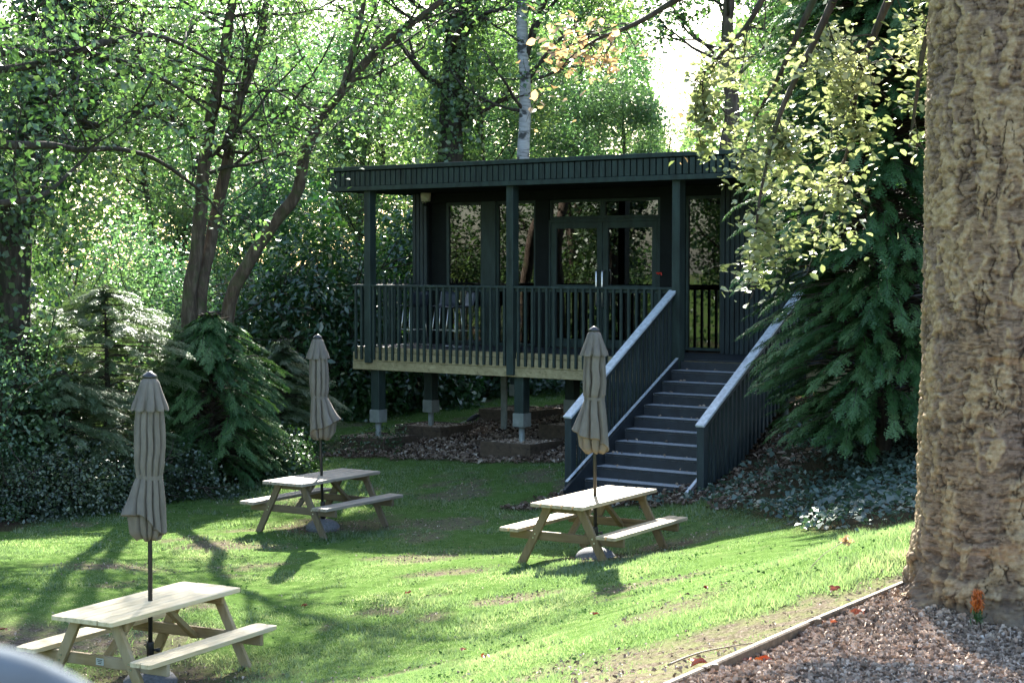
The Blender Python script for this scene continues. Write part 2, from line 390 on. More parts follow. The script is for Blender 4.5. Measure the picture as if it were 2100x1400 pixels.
def chipmat(name, stops, rough=.8):
    m, nt, b, _ = new_mat(name); a = nt.nodes.new('ShaderNodeAttribute'); a.attribute_name = 'tint'
    c = ramp(nt, a.outputs['Fac'], stops); f = nz(nt, 60, 3, .6, coords(nt))
    c = mixc(nt, ramp(nt, f, [(.4, (0, 0, 0)), (.7, (.5, .5, .5))]), c, (.12, .08, .06)); nt.links.new(c, b.inputs['Base Color']); b.inputs['Roughness'].default_value = rough; return m
M_CHIP = chipmat('bark_chips', [(0, (.06, .04, .025)), (.5, (.16, .11, .08)), (.85, (.32, .25, .19)), (1, (.5, .44, .38))])
M_GRAV = chipmat('pale_flakes', [(0, (.06, .042, .03)), (.35, (.29, .215, .155)), (.7, (.58, .47, .37)), (.92, (.3, .19, .12)), (1, (.64, .57, .49))])
def build_chips():
    rng = np.random.default_rng(5)
    x = rng.uniform(-4, 9, 60000); y = rng.uniform(22, 40, 60000); m = masks(x, y)[0]; u, n = to_un(x, y); k = (m > .35) & (u > -.8) & (n < 6) & (n > -4.2) & (u < 10.5)
    x, y = x[k], y[k]; o = chips('mulch', x, y, gz(x, y) + .02, .065, M_CHIP, seed=2); o['kind'] = 'stuff'
    x = rng.uniform(.6, 5, 160000); y = rng.uniform(6.8, 13, 160000); e = side(x, y, EDGE); k = (e > .03) & (e < 2.6); x, y = x[k], y[k]
    o = chips('leaf_litter', x, y, gz(x, y) + .015 + rng.random(len(x)) * .02, .035, M_GRAV, seed=3, curl=.8); o['kind'] = 'stuff'
    # debris on the trodden strip, the bare patches and, thinly, the lawn
    x = rng.uniform(-7, 4, 90000); y = rng.uniform(7.5, 34, 90000); mu, b, l = masks(x, y); k = rng.random(len(x)) < b * .3 + .012 * l * (mu < .3)
    x, y = x[k], y[k]; o = chips('twig_debris', x, y, gz(x, y) + .01, .026, M_GRAV, seed=4); o['kind'] = 'stuff'
build_chips()
# ------------------------------------------------------------------ pavilion on stilts
M_PAINT = plain('dark_green_painted_timber', (.021, .036, .033), .55, .45, 7, .32, 0, .25, (1, 1, .25))
M_PAINT2 = plain('dark_blue_green_painted_timber', (.019, .03, .034), .52, .42, 7, .32, 0, .25, (1, 1, .25))
M_RAILTOP = plain('sky_sheen_handrail_paint', (.42, .46, .5), .42, .3, 16, .6, 0, .3)  # dark rail paint; its bright sky reflection is painted in as pale colour
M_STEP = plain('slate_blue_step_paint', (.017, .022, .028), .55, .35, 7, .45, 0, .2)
M_TREAD = plain('worn_grey_sky_sheen_tread', (.36, .37, .38), .6, .3, 30, .5, 0, .3)  # weathered grey, lightened further to paint in the grazing sky reflection
M_FASC = wood('pale_treated_fascia', (.26, .22, .12), (.42, .36, .22), .75, 0, .6, (.2, .16, .08))
M_SHOE = plain('grey_galvanised_steel', (.22, .245, .235), .55, .2, 8, .4, .3, .1)
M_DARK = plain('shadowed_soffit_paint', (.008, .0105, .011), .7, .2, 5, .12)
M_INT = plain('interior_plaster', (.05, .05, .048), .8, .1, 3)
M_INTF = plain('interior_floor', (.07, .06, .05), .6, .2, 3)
M_ROOF = plain('roof_membrane', (.1, .11, .1), .8, .25, 4)
M_BOX = wood('dark_brown_bed_board', (.055, .039, .026), (.105, .076, .052), .8, 0, .7)
M_STEEL = plain('brushed_steel', (.6, .6, .6), .28, .05, 20, .5, 1.0, 0)
def glassmat(name, refl, tint):
    m, nt, b, out = new_mat(name); nt.nodes.remove(b)
    t = nt.nodes.new('ShaderNodeBsdfTransparent'); t.inputs[0].default_value = (*tint, 1)
    g = nt.nodes.new('ShaderNodeBsdfGlossy'); g.inputs['Roughness'].default_value = .01
    lw = nt.nodes.new('ShaderNodeFresnel'); lw.inputs['IOR'].default_value = 1.5
    ma = nt.nodes.new('ShaderNodeMath'); ma.operation = 'ADD'; ma.use_clamp = True; nt.links.new(lw.outputs[0], ma.inputs[0]); ma.inputs[1].default_value = refl
    x = nt.nodes.new('ShaderNodeMixShader'); nt.links.new(ma.outputs[0], x.inputs[0]); nt.links.new(t.outputs[0], x.inputs[1]); nt.links.new(g.outputs[0], x.inputs[2]); nt.links.new(x.outputs[0], out.inputs[0])
    return m
M_GLASS = glassmat('tinted_window_glass', .095, (.17, .19, .185))
DZ, RAILZ, SOFF, ROOFZ = 2.19, 3.356, 5.10, 5.55
pav = empty('pavilion', B(0, 0, .4), 0, 'dark green flat-roofed timber pavilion on stilts with a balcony and wide steps', 'pavilion')
PL = np.array(pav.location)
def bb(mb, u0, u1, n0, n1, z0, z1, ch=.004):
    return mb.box(B((u0 + u1) / 2, (n0 + n1) / 2, (z0 + z1) / 2) - PL, (u1 - u0, n1 - n0, z1 - z0), BM, ch)
def part(name, mb, mat, parent=None, smooth=False): return mb.build(name, mat, parent or pav, smooth)
# roof
m = MB(); bb(m, -.42, 10.6, -.12, 6.5, 5.16, 5.5); roof = part('roof', m, M_ROOF)
m = MB()
for k in range(int(11.06 / .125)):
    u = -.44 + k * .125; bb(m, u, u + .097, -.205, -.164, 5.19, 5.46, .005)
fb = MB(); bb(fb, -.455, 10.61, -.165, -.122, 5.1, 5.5); bb(fb, -.456, -.424, -.12, 6.5, 5.1, 5.5); part('fascia_backing', fb, M_DARK, roof)
for k in range(int(6.6 / .125)):
    n_ = -.12 + k * .125; bb(m, -.495, -.457, n_, n_ + .097, 5.19, 5.46, .005)
part('fascia_cladding', m, M_PAINT, roof)
m = MB(); bb(m, -.51, 10.65, -.24, -.1, 5.475, 5.55, .006); bb(m, -.512, -.38, -.095, 6.55, 5.475, 5.549, .006); bb(m, -.38, 10.65, -.1, 6.55, 5.502, 5.53); part('roof_capping', m, M_PAINT, roof)
m = MB(); bb(m, -.47, 10.62, -.22, -.168, 5.1, 5.185, .005); bb(m, -.505, -.46, -.21, 6.5, 5.102, 5.184, .005); part('drip_board', m, M_PAINT, roof)
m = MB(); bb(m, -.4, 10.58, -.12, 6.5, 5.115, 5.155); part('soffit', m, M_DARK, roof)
# balcony posts
for u in (.31, 3.65, 7.05):
    m = MB(); bb(m, u, u + .15, -.115, .06, (1.9 if u < 7 else 1.7) - .03 * u * (u < 7), SOFF + .012, .006); part('post', m, M_PAINT)
m = MB(); bb(m, 9.28, 9.43, -.115, .06, 1.7, SOFF + .012, .006); part('post', m, M_PAINT)
# deck
m = MB()
for k in range(12): bb(m, .0, 10.4, .02 + k * .145, .02 + k * .145 + .138, DZ - .03, DZ, .003)
deck = part('deck', m, M_STEP)
m = MB(); bb(m, -.02, 7.04, -.02, .018, DZ - .10, DZ - .005); bb(m, -.04, 7.04, -.045, .0, DZ - .27, DZ - .105); bb(m, -.04, 7.04, -.05, .0, DZ - .43, DZ - .275)
bb(m, -.045, -.005, .0, 1.7, DZ - .43, DZ - .012); bb(m, 7.0, 10.3, .03, .07, DZ - .43, DZ - .035); part('edge_board', m, M_FASC, deck)
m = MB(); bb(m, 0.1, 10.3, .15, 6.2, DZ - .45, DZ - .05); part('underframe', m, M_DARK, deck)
# front balustrade
def baluster_copy(src, loc):
    o = src.copy(); COL.objects.link(o); o.location = Vector([float(c) for c in loc]); return o
def balustrade(parent):
    m = MB(); bb(m, -.03, 7.05, -.10, .0, RAILZ - .045, RAILZ, .008); bb(m, -.03, .05, .0, 1.72, RAILZ - .046, RAILZ - .001, .008)
    bal = part('balustrade', m, M_PAINT, parent)
    m2 = MB(); bb(m2, -.03, 7.04, -.055, -.02, RAILZ - .1, RAILZ - .047); part('underrail', m2, M_PAINT, bal)
    m3 = MB(); z0, z1 = 1.95, RAILZ - .03; m3.box((0, 0, 0), (.045, .045, z1 - z0), BM, .005)
    src = m3.build('baluster', M_PAINT, bal); src.location = Vector([float(c) for c in (B(.07, -.078, (z0 + z1) / 2) - PL)])
    k = 0
    for u in np.arange(.21, 7.0, .1535):
        if .27 < u < .49 or 3.6 < u < 3.83: continue
        baluster_copy(src, B(u, -.078, (z0 + z1) / 2) - PL)
    for n_ in np.arange(.18, 1.68, .155): baluster_copy(src, B(.01, n_, (z0 + z1) / 2 + .12) - PL)
    return bal
balustrade(pav)
# stairs
NR, RUN, SU0, SU1 = 11, 3.02, 7.14, 9.27; GB = gz1(*B(8.2, -RUN, 0)[:2]); RISE = (DZ - GB) / NR; GO = RUN / NR
m = MB()
for k in range(NR): bb(m, SU0 + .05, SU1 - .05, -k * GO - .02 - .045, -k * GO - .02 - .02, DZ - (k + 1) * RISE - (0.05 if k == NR - 1 else -.0), DZ - k * RISE - .036)
stairs = part('staircase', m, M_STEP)
for k in range(1, NR):
    m = MB(); z = DZ - k * RISE; n1 = -(k - 1) * GO - .047; n0 = -k * GO - .055
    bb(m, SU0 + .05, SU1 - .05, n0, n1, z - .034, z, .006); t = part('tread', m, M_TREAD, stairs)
    m = MB(); bb(m, SU0 + .06, SU1 - .06, n0 - .004, n0 + .001, z - .03, z - .001, .001); m.build('nosing', M_STEP, t)
for u in (SU0 + .02, SU1 - .03):
    m = MB(); a = B(u, .0, DZ - .10) - PL; b = B(u, -RUN - .22, GB - .10 + .03) - PL
    m.bar(a, b, .05, .27, (0, 0, 1)); part('stringer', m, M_STEP, stairs)
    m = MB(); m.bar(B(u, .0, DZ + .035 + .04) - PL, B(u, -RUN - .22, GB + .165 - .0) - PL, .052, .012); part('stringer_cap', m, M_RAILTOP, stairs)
_rg = np.random.default_rng(77); _kn = 90; _st = _rg.integers(1, NR, _kn); _u = _rg.uniform(SU0 + .1, SU1 - .1, _kn); _n = -(_st - 1) * GO - .06 - (_rg.random(_kn) ** 1.5) * .2
_q = BO[:2] + np.outer(_u, UX[:2]) + np.outer(_n, NX[:2]); tag(chips('step_leaf_litter', _q[:, 0], _q[:, 1], DZ - _st * RISE + .012, .045, M_GRAV, seed=8), kind='stuff')
_kn = 260; _u = _rg.uniform(-.3, 10, _kn); _n = -.05 + _rg.random(_kn) ** 2 * 4; _q = BO[:2] + np.outer(_u, UX[:2]) + np.outer(_n, NX[:2]); tag(chips('roof_leaf_litter', _q[:, 0], _q[:, 1], 5.545 + 0 * _u, .06, M_GRAV, seed=9), kind='stuff')
RZ0, RZ1 = RAILZ - .02, 1.49
SL = (RZ0 - RZ1) / 3.0
for u, side_ in ((7.06, 0), (9.36, 1)):
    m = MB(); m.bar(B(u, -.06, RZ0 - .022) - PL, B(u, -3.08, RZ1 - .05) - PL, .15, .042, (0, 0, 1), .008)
    hr = part('stair_balustrade', m, M_RAILTOP)
    m = MB(); m.bar(B(u, -.08, RZ0 - .10) - PL, B(u, -3.0, RZ1 - .09) - PL, .06, .09); part('underrail', m, M_PAINT2, hr)
    gn = gz1(*B(u, -3.0, 0)[:2])
    m = MB(); bb(m, u - .06, u + .06, -3.06, -2.94, gn - .1, RZ1 - .07, .006); part('newel_post', m, M_PAINT2, hr)
    uu = u + (.0 if side_ else .0)
    for k, n_ in enumerate(np.arange(-.18, -2.9, -.118)):
        zt = RZ0 + n_ * SL - .09; zs = DZ + n_ * (DZ - GB) / RUN
        zb = max(zs - .22, gz1(*B(uu, n_, 0)[:2]) + .03)
        m = MB(); bb(m, uu - .022, uu + .022, n_ - .028, n_ + .028, zb, zt, .005); part('baluster', m, M_PAINT2, hr)
# timber front wall
WN = 1.7
def slats(mb, u0, u1, z0, z1, n0=WN - .03, w=.075, gap=.02):
    u = u0
    while u + w <= u1 + 1e-6: bb(mb, u, u + w, n0, n0 + .03, z0, z1, .004); u += w + gap
m = MB()
bb(m, -.02, .36, WN, WN + .12, DZ, SOFF + .014); bb(m, 6.93, 10.4, WN, WN + .12, DZ, SOFF + .013); bb(m, 5.68, 6.2, WN, WN + .12, DZ, SOFF + .012)
bb(m, .36, 6.93, WN + .002, WN + .12, 4.92, SOFF + .011); bb(m, .36, .80, WN + .1, WN + .16, DZ, 4.92)
bb(m, -.02, .1, WN + .12, 6.2, DZ, SOFF + .012); bb(m, .1, 10.4, 6.08, 6.2, DZ, SOFF + .013); bb(m, 10.28, 10.4, WN + .12, 6.08, DZ, SOFF + .014)
bb(m, 2.95, 3.26, WN, WN + .12, DZ, 4.92); bb(m, 2.06, 2.36, WN + .003, WN + .119, DZ, 4.92) if False else None
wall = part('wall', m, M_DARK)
m = MB(); slats(m, -.02, .37, DZ, SOFF + .005); part('slat_cladding', m, M_PAINT2, wall)
m = MB(); slats(m, 6.93, 9.2, DZ, SOFF + .006); part('slat_cladding', m, M_PAINT2, wall)
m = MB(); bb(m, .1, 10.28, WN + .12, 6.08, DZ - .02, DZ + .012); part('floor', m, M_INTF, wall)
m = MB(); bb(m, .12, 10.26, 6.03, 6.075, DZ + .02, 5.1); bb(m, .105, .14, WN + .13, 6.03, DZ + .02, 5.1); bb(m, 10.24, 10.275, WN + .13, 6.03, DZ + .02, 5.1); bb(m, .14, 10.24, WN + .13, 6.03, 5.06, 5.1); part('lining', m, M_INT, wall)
def window(u0, u1, z0, z1, fw=.05, mat=M_PAINT):
    m = MB(); n0, n1 = WN + .02, WN + .09
    bb(m, u0, u0 + fw, n0, n1, z0, z1); bb(m, u1 - fw, u1, n0, n1, z0, z1); bb(m, u0 + fw, u1 - fw, n0, n1, z1 - fw, z1); bb(m, u0 + fw, u1 - fw, n0, n1, z0, z0 + fw)
    f = part('window', m, mat)
    m = MB(); bb(m, u0 + fw - .005, u1 - fw + .005, n0 + .03, n0 + .042, z0 + fw - .005, z1 - fw + .005, .001); part('pane', m, M_GLASS, f)
    return f
window(.80, 1.70, DZ + .01, 4.918, .06); window(2.02, 2.95, DZ + .01, 4.917, .05); window(6.2, 6.93, DZ + .04, 4.918, .05)
m = MB(); bb(m, 1.70, 2.02, WN - .01, WN + .11, DZ, 4.92); part('mullion', m, M_PAINT)
window(3.27, 4.44, 4.56, 4.915, .05); window(4.445, 5.67, 4.56, 4.914, .05)
for (u0, u1, hs) in ((3.30, 4.44, 1), (4.45, 5.62, -1)):
    m = MB(); n0, n1 = WN + .015, WN + .085; z0, z1, fw = DZ + .02, 4.5, .115
    bb(m, u0, u0 + fw, n0, n1, z0, z1); bb(m, u1 - fw, u1, n0, n1, z0, z1); bb(m, u0 + fw, u1 - fw, n0, n1, z1 - fw, z1); bb(m, u0 + fw, u1 - fw, n0, n1, z0, z0 + .16); bb(m, u0 + fw, u1 - fw, n0, n1, 3.3, 3.36)
    d = part('door', m, M_PAINT)
    m = MB(); bb(m, u0 + fw - .004, u1 - fw + .004, n0 + .03, n0 + .042, z0 + .155, z1 - fw + .005, .001); part('pane', m, M_GLASS, d)
    uh = (u1 - .06) if hs > 0 else (u0 + .06); s = -.15 if hs > 0 else .0
    pts = [B(uh, WN + .01, 3.62) - PL, B(uh, WN - .07, 3.62) - PL, B(uh, WN - .085, 3.60) - PL, B(uh, WN - .085, 3.0) - PL, B(uh, WN - .07, 2.98) - PL, B(uh, WN + .01, 2.98) - PL]
    m = MB(); m.tube(pts, .016, 8); part('handle', m, M_STEEL, d, True)
m = MB(); bb(m, 3.262, 3.296, WN - .002, WN + .1, DZ, 4.55); bb(m, 5.63, 5.68, WN - .002, WN + .1, DZ, 4.55); bb(m, 3.296, 5.63, WN - .003, WN + .1, 4.5, 4.558); part('door_frame', m, M_PAINT)
M_RED = plain('red_plastic', (.6, .03, .02), .4, .1, 5)
m = MB(); m.tube([B(5.655, WN + .0, 3.56) - PL, B(5.655, WN - .06, 3.58) - PL, B(5.75, WN - .06, 3.58) - PL, B(5.75, WN - .06, 3.54) - PL], .013, 6); part('grab_handle', m, M_RED)
# stilts
def stilt(u, n_, top=DZ - .43):
    g = gz1(*B(u, n_, 0)[:2]); zs = g + .52
    m = MB(); bb(m, u - .1, u + .1, n_ - .1, n_ + .1, zs + .12, top, .008); s = part('stilt', m, M_PAINT)
    m = MB(); bb(m, u - .118, u + .118, n_ - .118, n_ + .118, zs - .07, zs + .17, .005); part('post_shoe', m, M_SHOE, s)
    m = MB(); c = B(u, n_, 0) - PL; m.tube([c + [0, 0, g - .25], c + [0, 0, zs - .06]], .055, 14); part('steel_leg', m, M_SHOE, s, True)
for u in (.42, 3.8, 7.2, 9.0):
    for n_ in (.15, 1.7, 4.5): stilt(u, n_)
m = MB(); g = gz1(*B(1.75, 2.6, 0)[:2]); bb(m, 1.45, 1.57, 2.6, 2.66, g - .1, 1.8); part('downpipe', m, M_SHOE)
# timber beds round the stilts
def bed(u, n_, label, su=1.1, sn=.95):
    c = B(u, n_, 0); g = gz1(c[0], c[1]); e = empty('timber_bed', (c[0], c[1], g), 0, label, 'edging bed', 'timber beds round the stilts')
    L = np.array([c[0], c[1], g]); t, h = .045, .15; m = MB()
    for (a0, a1, b0, b1, zz) in ((-su / 2, su / 2, -sn / 2, -sn / 2 + t, 0), (-su / 2, su / 2, sn / 2 - t, sn / 2, 0), (-su / 2, -su / 2 + t, -sn / 2 + t, sn / 2 - t, -.003), (su / 2 - t, su / 2, -sn / 2 + t, sn / 2 - t, -.003)):
        m.box(B(u + (a0 + a1) / 2, n_ + (b0 + b1) / 2, g + .0 + zz) - L, (a1 - a0, b1 - b0, h + .26), BM, .005)
    m.build('board_frame', M_BOX, e)
    rng = np.random.default_rng(int(u * 100)); k = 1500; a = rng.uniform(-su / 2 + t, su / 2 - t, k); b_ = rng.uniform(-sn / 2 + t, sn / 2 - t, k)
    q = BO[:2] + np.outer(u + a, UX[:2]) + np.outer(n_ + b_, NX[:2])
    o = chips('chip_fill', q[:, 0], q[:, 1], g + .155 + rng.random(k) * .015, .06, M_GRAV, e, 9, loc=L); o['kind'] = 'stuff'
    m = MB(); m.box(B(u, n_, g + .02) - L, (su - .09, sn - .09, .3), BM, .002); m.build('soil_fill', M_CHIPS_SOIL, e)
M_CHIPS_SOIL = plain('bed_soil', (.09, .065, .045), .95, .4, 30, .1)
bed(.42, .15, 'low brown timber bed round the front stilt at the pavilion left corner')
bed(.45, 1.75, 'low brown timber bed behind the left corner one, round the second stilt', 1.15, 1.0)
bed(3.8, .15, 'low brown chip-filled timber bed below the middle of the balcony', 1.1, 1.0)
bed(.6, 4.4, 'farthest brown timber bed, up the mulch slope under the pavilion', 1.3, 1.2)
bed(3.85, 1.9, 'dark timber bed in deep shade behind the middle stilt', 1.2, 1.0)
# things on the balcony and inside
def camera_dome():
    c = B(.42, WN - .14, SOFF); e = empty('security_camera', c, 0, 'white dome security camera under the soffit at the left wall corner', 'security camera')
    m = MB(); m.lathe([(.0, .013), (.1, .013), (.102, -.05), (.09, -.15), (.0, -.152)], n=20); m.build('housing', plain('white_plastic', (.62, .6, .55), .4, .05, 5), e, True)
    m = MB(); m.lathe([(.08, -.14), (.078, -.18), (.058, -.22), (.03, -.24), (0, -.243)], n=20); m.build('lens_dome', plain('black_glass', (.01, .01, .01), .1, 0, 5, .8, 0, 0), e, True)
camera_dome()
M_SEAT = plain('pale_blue_seat_plastic', (.022, .029, .042), .5, .08, 4)
def stool(u, n_, rz, label):
    e = empty('bar_stool', B(u, n_, DZ), rz, label, 'bar stool', 'bar stools on the balcony')
    m = MB(); nu, nv = 9, 12; Gd = np.zeros((nv, nu, 3))
    for j in range(nv):
        t = j / (nv - 1)
        for i in range(nu):
            s = (i / (nu - 1) - .5) * 2
            if t < .6: y = -.2 + t / .6 * .36; z = .76 - .02 * math.cos(s * 1.2) + .012 * abs(s)
            else: q = (t - .6) / .4; y = .16 + .06 * q + .03 * q; z = .76 + .26 * q ** 1.2
            Gd[j, i] = (s * (.2 - .03 * max(0, t - .6)), y + .03 * s * s * (t > .6), z)
    m.grid(Gd); s = m.build('seat_shell', M_SEAT, e, True); md = s.modifiers.new('thick', 'SOLIDIFY'); md.thickness = .014
    for sx in (-1, 1):
        for sy in (-1, 1):
            m = MB(); m.tube([(sx * .14, sy * .13, .745), (sx * .21, sy * .2, .01)], .0095, 8); m.build('leg', M_STEEL, e, True)
    m = MB(); q = [(a * .19, b * .18, .3) for a, b in ((-1, -1), (1, -1), (1, 1), (-1, 1), (-1, -1))]; m.tube(q, .008, 6); m.build('footrest', M_STEEL, e, True)
    for sx in (-1, 1):
        m = MB(); m.tube([(sx * .21, -.22, .012), (sx * .21, .22, .012)], .0095, 6); m.build('runner', M_STEEL, e, True)
stool(.62, .95, R(-150), 'leftmost bar stool on the balcony, nearest the corner post')
stool(1.22, 1.15, R(-20), 'middle bar stool on the balcony with its pale blue back showing')
stool(1.72, .95, R(-60), 'rightmost bar stool on the balcony, next to the middle post')
m = MB(); c = B(1.35, 3.2, DZ + .012); m.box(c, (1.5, .6, 1.0), BM, .01); m.box(c + [0, 0, .53], (1.6, .7, .06), BM, .01)
tag(m.build('serving_counter', plain('pale_green_laminate', (.42, .5, .42), .4, .06, 3)), 'pale green counter seen through the window behind the bar stools', 'counter')

def lamp():
    c = B(2.95, 3.0, 5.07); e = empty('pendant_lamp', c, 0, 'small lit pendant lamp hanging inside the window by the doors', 'lamp')
    m = MB(); m.tube([(0, 0, 0), (0, 0, -.6)], .006, 6); m.build('flex', M_DARK, e)
    m = MB(); m.lathe([(.02, -.58), (.05, -.6), (.12, -.72), (.13, -.75), (.12, -.745), (.04, -.62)], n=20); m.build('lamp_shade', plain('grey_metal_shade', (.25, .25, .25), .4, .05, 5), e, True)
    mt, nt, b, _ = new_mat('lit_bulb'); b.inputs['Emission Color'].default_value = (1, .85, .6, 1); b.inputs['Emission Strength'].default_value = 12
    m = MB(); m.lathe([(0, -.76), (.05, -.75), (.06, -.72), (.03, -.68), (0, -.67)], n=14); m.build('bulb', mt, e, True)
lamp()
# ------------------------------------------------------------------ picnic tables
def rounded_plank(mb, c, L, W, T, rc):
    """plank with plan-rounded corners, long axis x"""
    pts = []
    for (cx, cy, a0) in ((L / 2 - rc, W / 2 - rc, 0), (-L / 2 + rc, W / 2 - rc, 90), (-L / 2 + rc, -W / 2 + rc, 180), (L / 2 - rc, -W / 2 + rc, 270)):
        for k in range(6):
            a = R(a0 + k * 18); pts.append((cx + rc * math.cos(a), cy + rc * math.sin(a)))
    pts = np.array(pts); n = len(pts); b = .004
    rings = [(pts * (1 - 2 * b / W), -T / 2), (pts, -T / 2 + b), (pts, T / 2 - b), (pts * (1 - 2 * b / W), T / 2)]
    V = np.concatenate([np.c_[p, np.full(n, z)] for p, z in rings]); V = np.concatenate([V, [[0, 0, -T / 2], [0, 0, T / 2]]]) + np.array(c)
    k = np.arange(n); k2 = (k + 1) % n
    Q = np.concatenate([np.stack([i * n + k, i * n + k2, (i + 1) * n + k2, (i + 1) * n + k], 1) for i in range(3)])
    Tt = np.concatenate([np.stack([np.full(n, 4 * n), k2, k], 1), np.stack([np.full(n, 4 * n + 1), 3 * n + k, 3 * n + k2], 1)])
    mb.add(V, Q, Tt)
def picnic(loc, yaw, L, W, cols, label, fresh=False):
    e = empty('picnic_table', loc, yaw, label, 'picnic table', 'picnic tables on the lawn')
    lo, hi, we = cols; rn = '_%d' % int(loc[1])
    M_TOP = wood('table_board' + rn, lo, hi, .72, 0, 1, we); M_LEG = wood('table_leg_shaded' + rn, tuple(c * k for c, k in zip(lo, (.46, .41, .30))), tuple(c * k for c, k in zip(hi, (.46, .41, .30))), .75, 2, 1, we); M_CR = wood('table_cross_shaded' + rn, tuple(c * k for c, k in zip(lo, (.40, .35, .26))), tuple(c * k for c, k in zip(hi, (.40, .35, .26))), .75, 1, 1, we)  # legs and bearers: board colours darkened, their shade painted in
    H, T = .74, .042; nb = 5 if not fresh else 4; gap = .016 if not fresh else .0015; w = (W - gap * (nb - 1)) / nb
    for k in range(nb):
        y = -W / 2 + w / 2 + k * (w + gap); m = MB(); dl = (RNG.random() - .5) * .008 if not fresh else 0
        if fresh and k in (0, nb - 1):
            rounded_plank(m, (0, 0, 0), L, w, T, .03)
        else: m.box((0, 0, 0), (L + dl, w, T), None, .005)
        o = m.build('top_plank', M_TOP, e); o.location = (0, y, H - T / 2)
    SH, SY, SW = .43, W / 2 + .29, .115
    for sy in (-1, 1):
        for k in range(2):
            m = MB(); g_ = .02 if not fresh else .0015
            if fresh: rounded_plank(m, (0, 0, 0), L, SW, T, .03)
            else: m.box((0, 0, 0), (L + (RNG.random() - .5) * .02, SW, T), None, .005)
            o = m.build('seat_plank', M_TOP, e); o.location = (0, sy * (SY + (k - .5) * (SW + g_)), SH - T / 2)
    LX = L / 2 - .19
    for sx in (-1, 1):
        for sy in (-1, 1):
            m = MB(); a = np.array([sx * LX, sy * .20, H - T - .001]); b = np.array([sx * LX, sy * (W / 2 + .24), -.03])
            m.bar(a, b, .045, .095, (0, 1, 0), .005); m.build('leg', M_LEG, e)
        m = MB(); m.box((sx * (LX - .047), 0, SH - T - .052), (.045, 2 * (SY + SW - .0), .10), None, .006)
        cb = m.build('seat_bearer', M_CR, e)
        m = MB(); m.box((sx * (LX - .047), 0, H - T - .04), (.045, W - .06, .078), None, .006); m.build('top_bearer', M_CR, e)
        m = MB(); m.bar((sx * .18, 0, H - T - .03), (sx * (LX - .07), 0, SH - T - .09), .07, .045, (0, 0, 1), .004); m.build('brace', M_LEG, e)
        for sy in (-1, 1):
            for dz in (-.02, .025):
                t = (H - T - (SH - T - .052 + dz)) / (H - T + .03); y = sy * (.2 + t * (W / 2 + .04)); x = sx * (LX + .0225)
                m = MB(); m.tube([(x, y, SH - T - .052 + dz), (x + sx * .006, y, SH - T - .052 + dz)], .009, 10); m.build('bolt', M_STEEL, cb)
    if fresh:
        m = MB(); m.box((-LX + .047 - .0245 - .001, -.02, SH - T - .052), (.006, .085, .06), None, .001); pl = m.build('plaque', plain('plaque_metal', (.5, .52, .53), .4, .1, 8, .5, .6), e)
        m = MB()
        for k in range(3): m.box((-LX + .047 - .029, -.02, SH - T - .036 - k * .015), (.002, .055 - .01 * k, .006), None, .0005)
        m.build('engraving', M_DARK, pl)
    return e
TB = [((-3.22, 15.05), R(62), 1.78, .68), ((-2.69, 24.13), R(57.5), 1.78, .71), ((.985, 20.05), R(58.5), 1.86, .69)]
def tl(i): x, y = TB[i][0]; return (x, y, gz1(x, y))
TZ = []
zt = [CAMZ - 3.0 - .74, CAMZ - 3.0 - .74, CAMZ - 2.75 - .74]
for i in range(3): TZ.append((TB[i][0][0], TB[i][0][1], gz1(*TB[i][0]) * .5 + zt[i] * .5))
picnic(TZ[0], *TB[0][1:], ((.54, .43, .25), (.7, .58, .37), (.5, .44, .34)), 'pale fresh pine picnic table with rounded gapless boards, nearest the camera', True)
picnic(TZ[1], *TB[1][1:], ((.22, .19, .15), (.36, .32, .27), (.15, .12, .09)), 'weathered greyish picnic table on the lawn in front of the bushes')
picnic(TZ[2], *TB[2][1:], ((.32, .25, .15), (.5, .4, .26), (.18, .13, .08)), 'tan slatted picnic table on the lawn below the wide steps')
# ------------------------------------------------------------------ closed parasols
def clothmat():
    m, nt, b, out = new_mat('taupe_canopy_cloth'); v = coords(nt, 'Object', (1, 1, .5)); f = nz(nt, 9, 4, .6, v); w = nz(nt, 240, 2, .5, v)
    c = ramp(nt, f, [(.3, (.15, .133, .115)), (.7, (.215, .192, .168))]); nt.links.new(c, b.inputs['Base Color']); b.inputs['Roughness'].default_value = .9; b.inputs['Specular IOR Level'].default_value = .2
    bump(nt, b, w, .12, .002)
    t = nt.nodes.new('ShaderNodeBsdfTranslucent'); nt.links.new(c, t.inputs[0]); mx = nt.nodes.new('ShaderNodeMixShader'); mx.inputs[0].default_value = .22
    nt.links.new(b.outputs[0], mx.inputs[1]); nt.links.new(t.outputs[0], mx.inputs[2]); nt.links.new(mx.outputs[0], out.inputs[0]); return m
M_CLOTH = clothmat()
M_POLE = plain('dark_bronze_pole', (.03, .028, .026), .4, .2, 8, .5, .3, 0)
M_CAPB = plain('black_plastic_cap', (.015, .015, .018), .3, .1, 6, .6, 0, 0)
M_BASE = plain('grey_granite_base', (.13, .135, .145), .8, .35, 40, .2, 0, .4)
def interp(t, keys): k = np.array(keys); return np.interp(t, k[:, 0], k[:, 1])
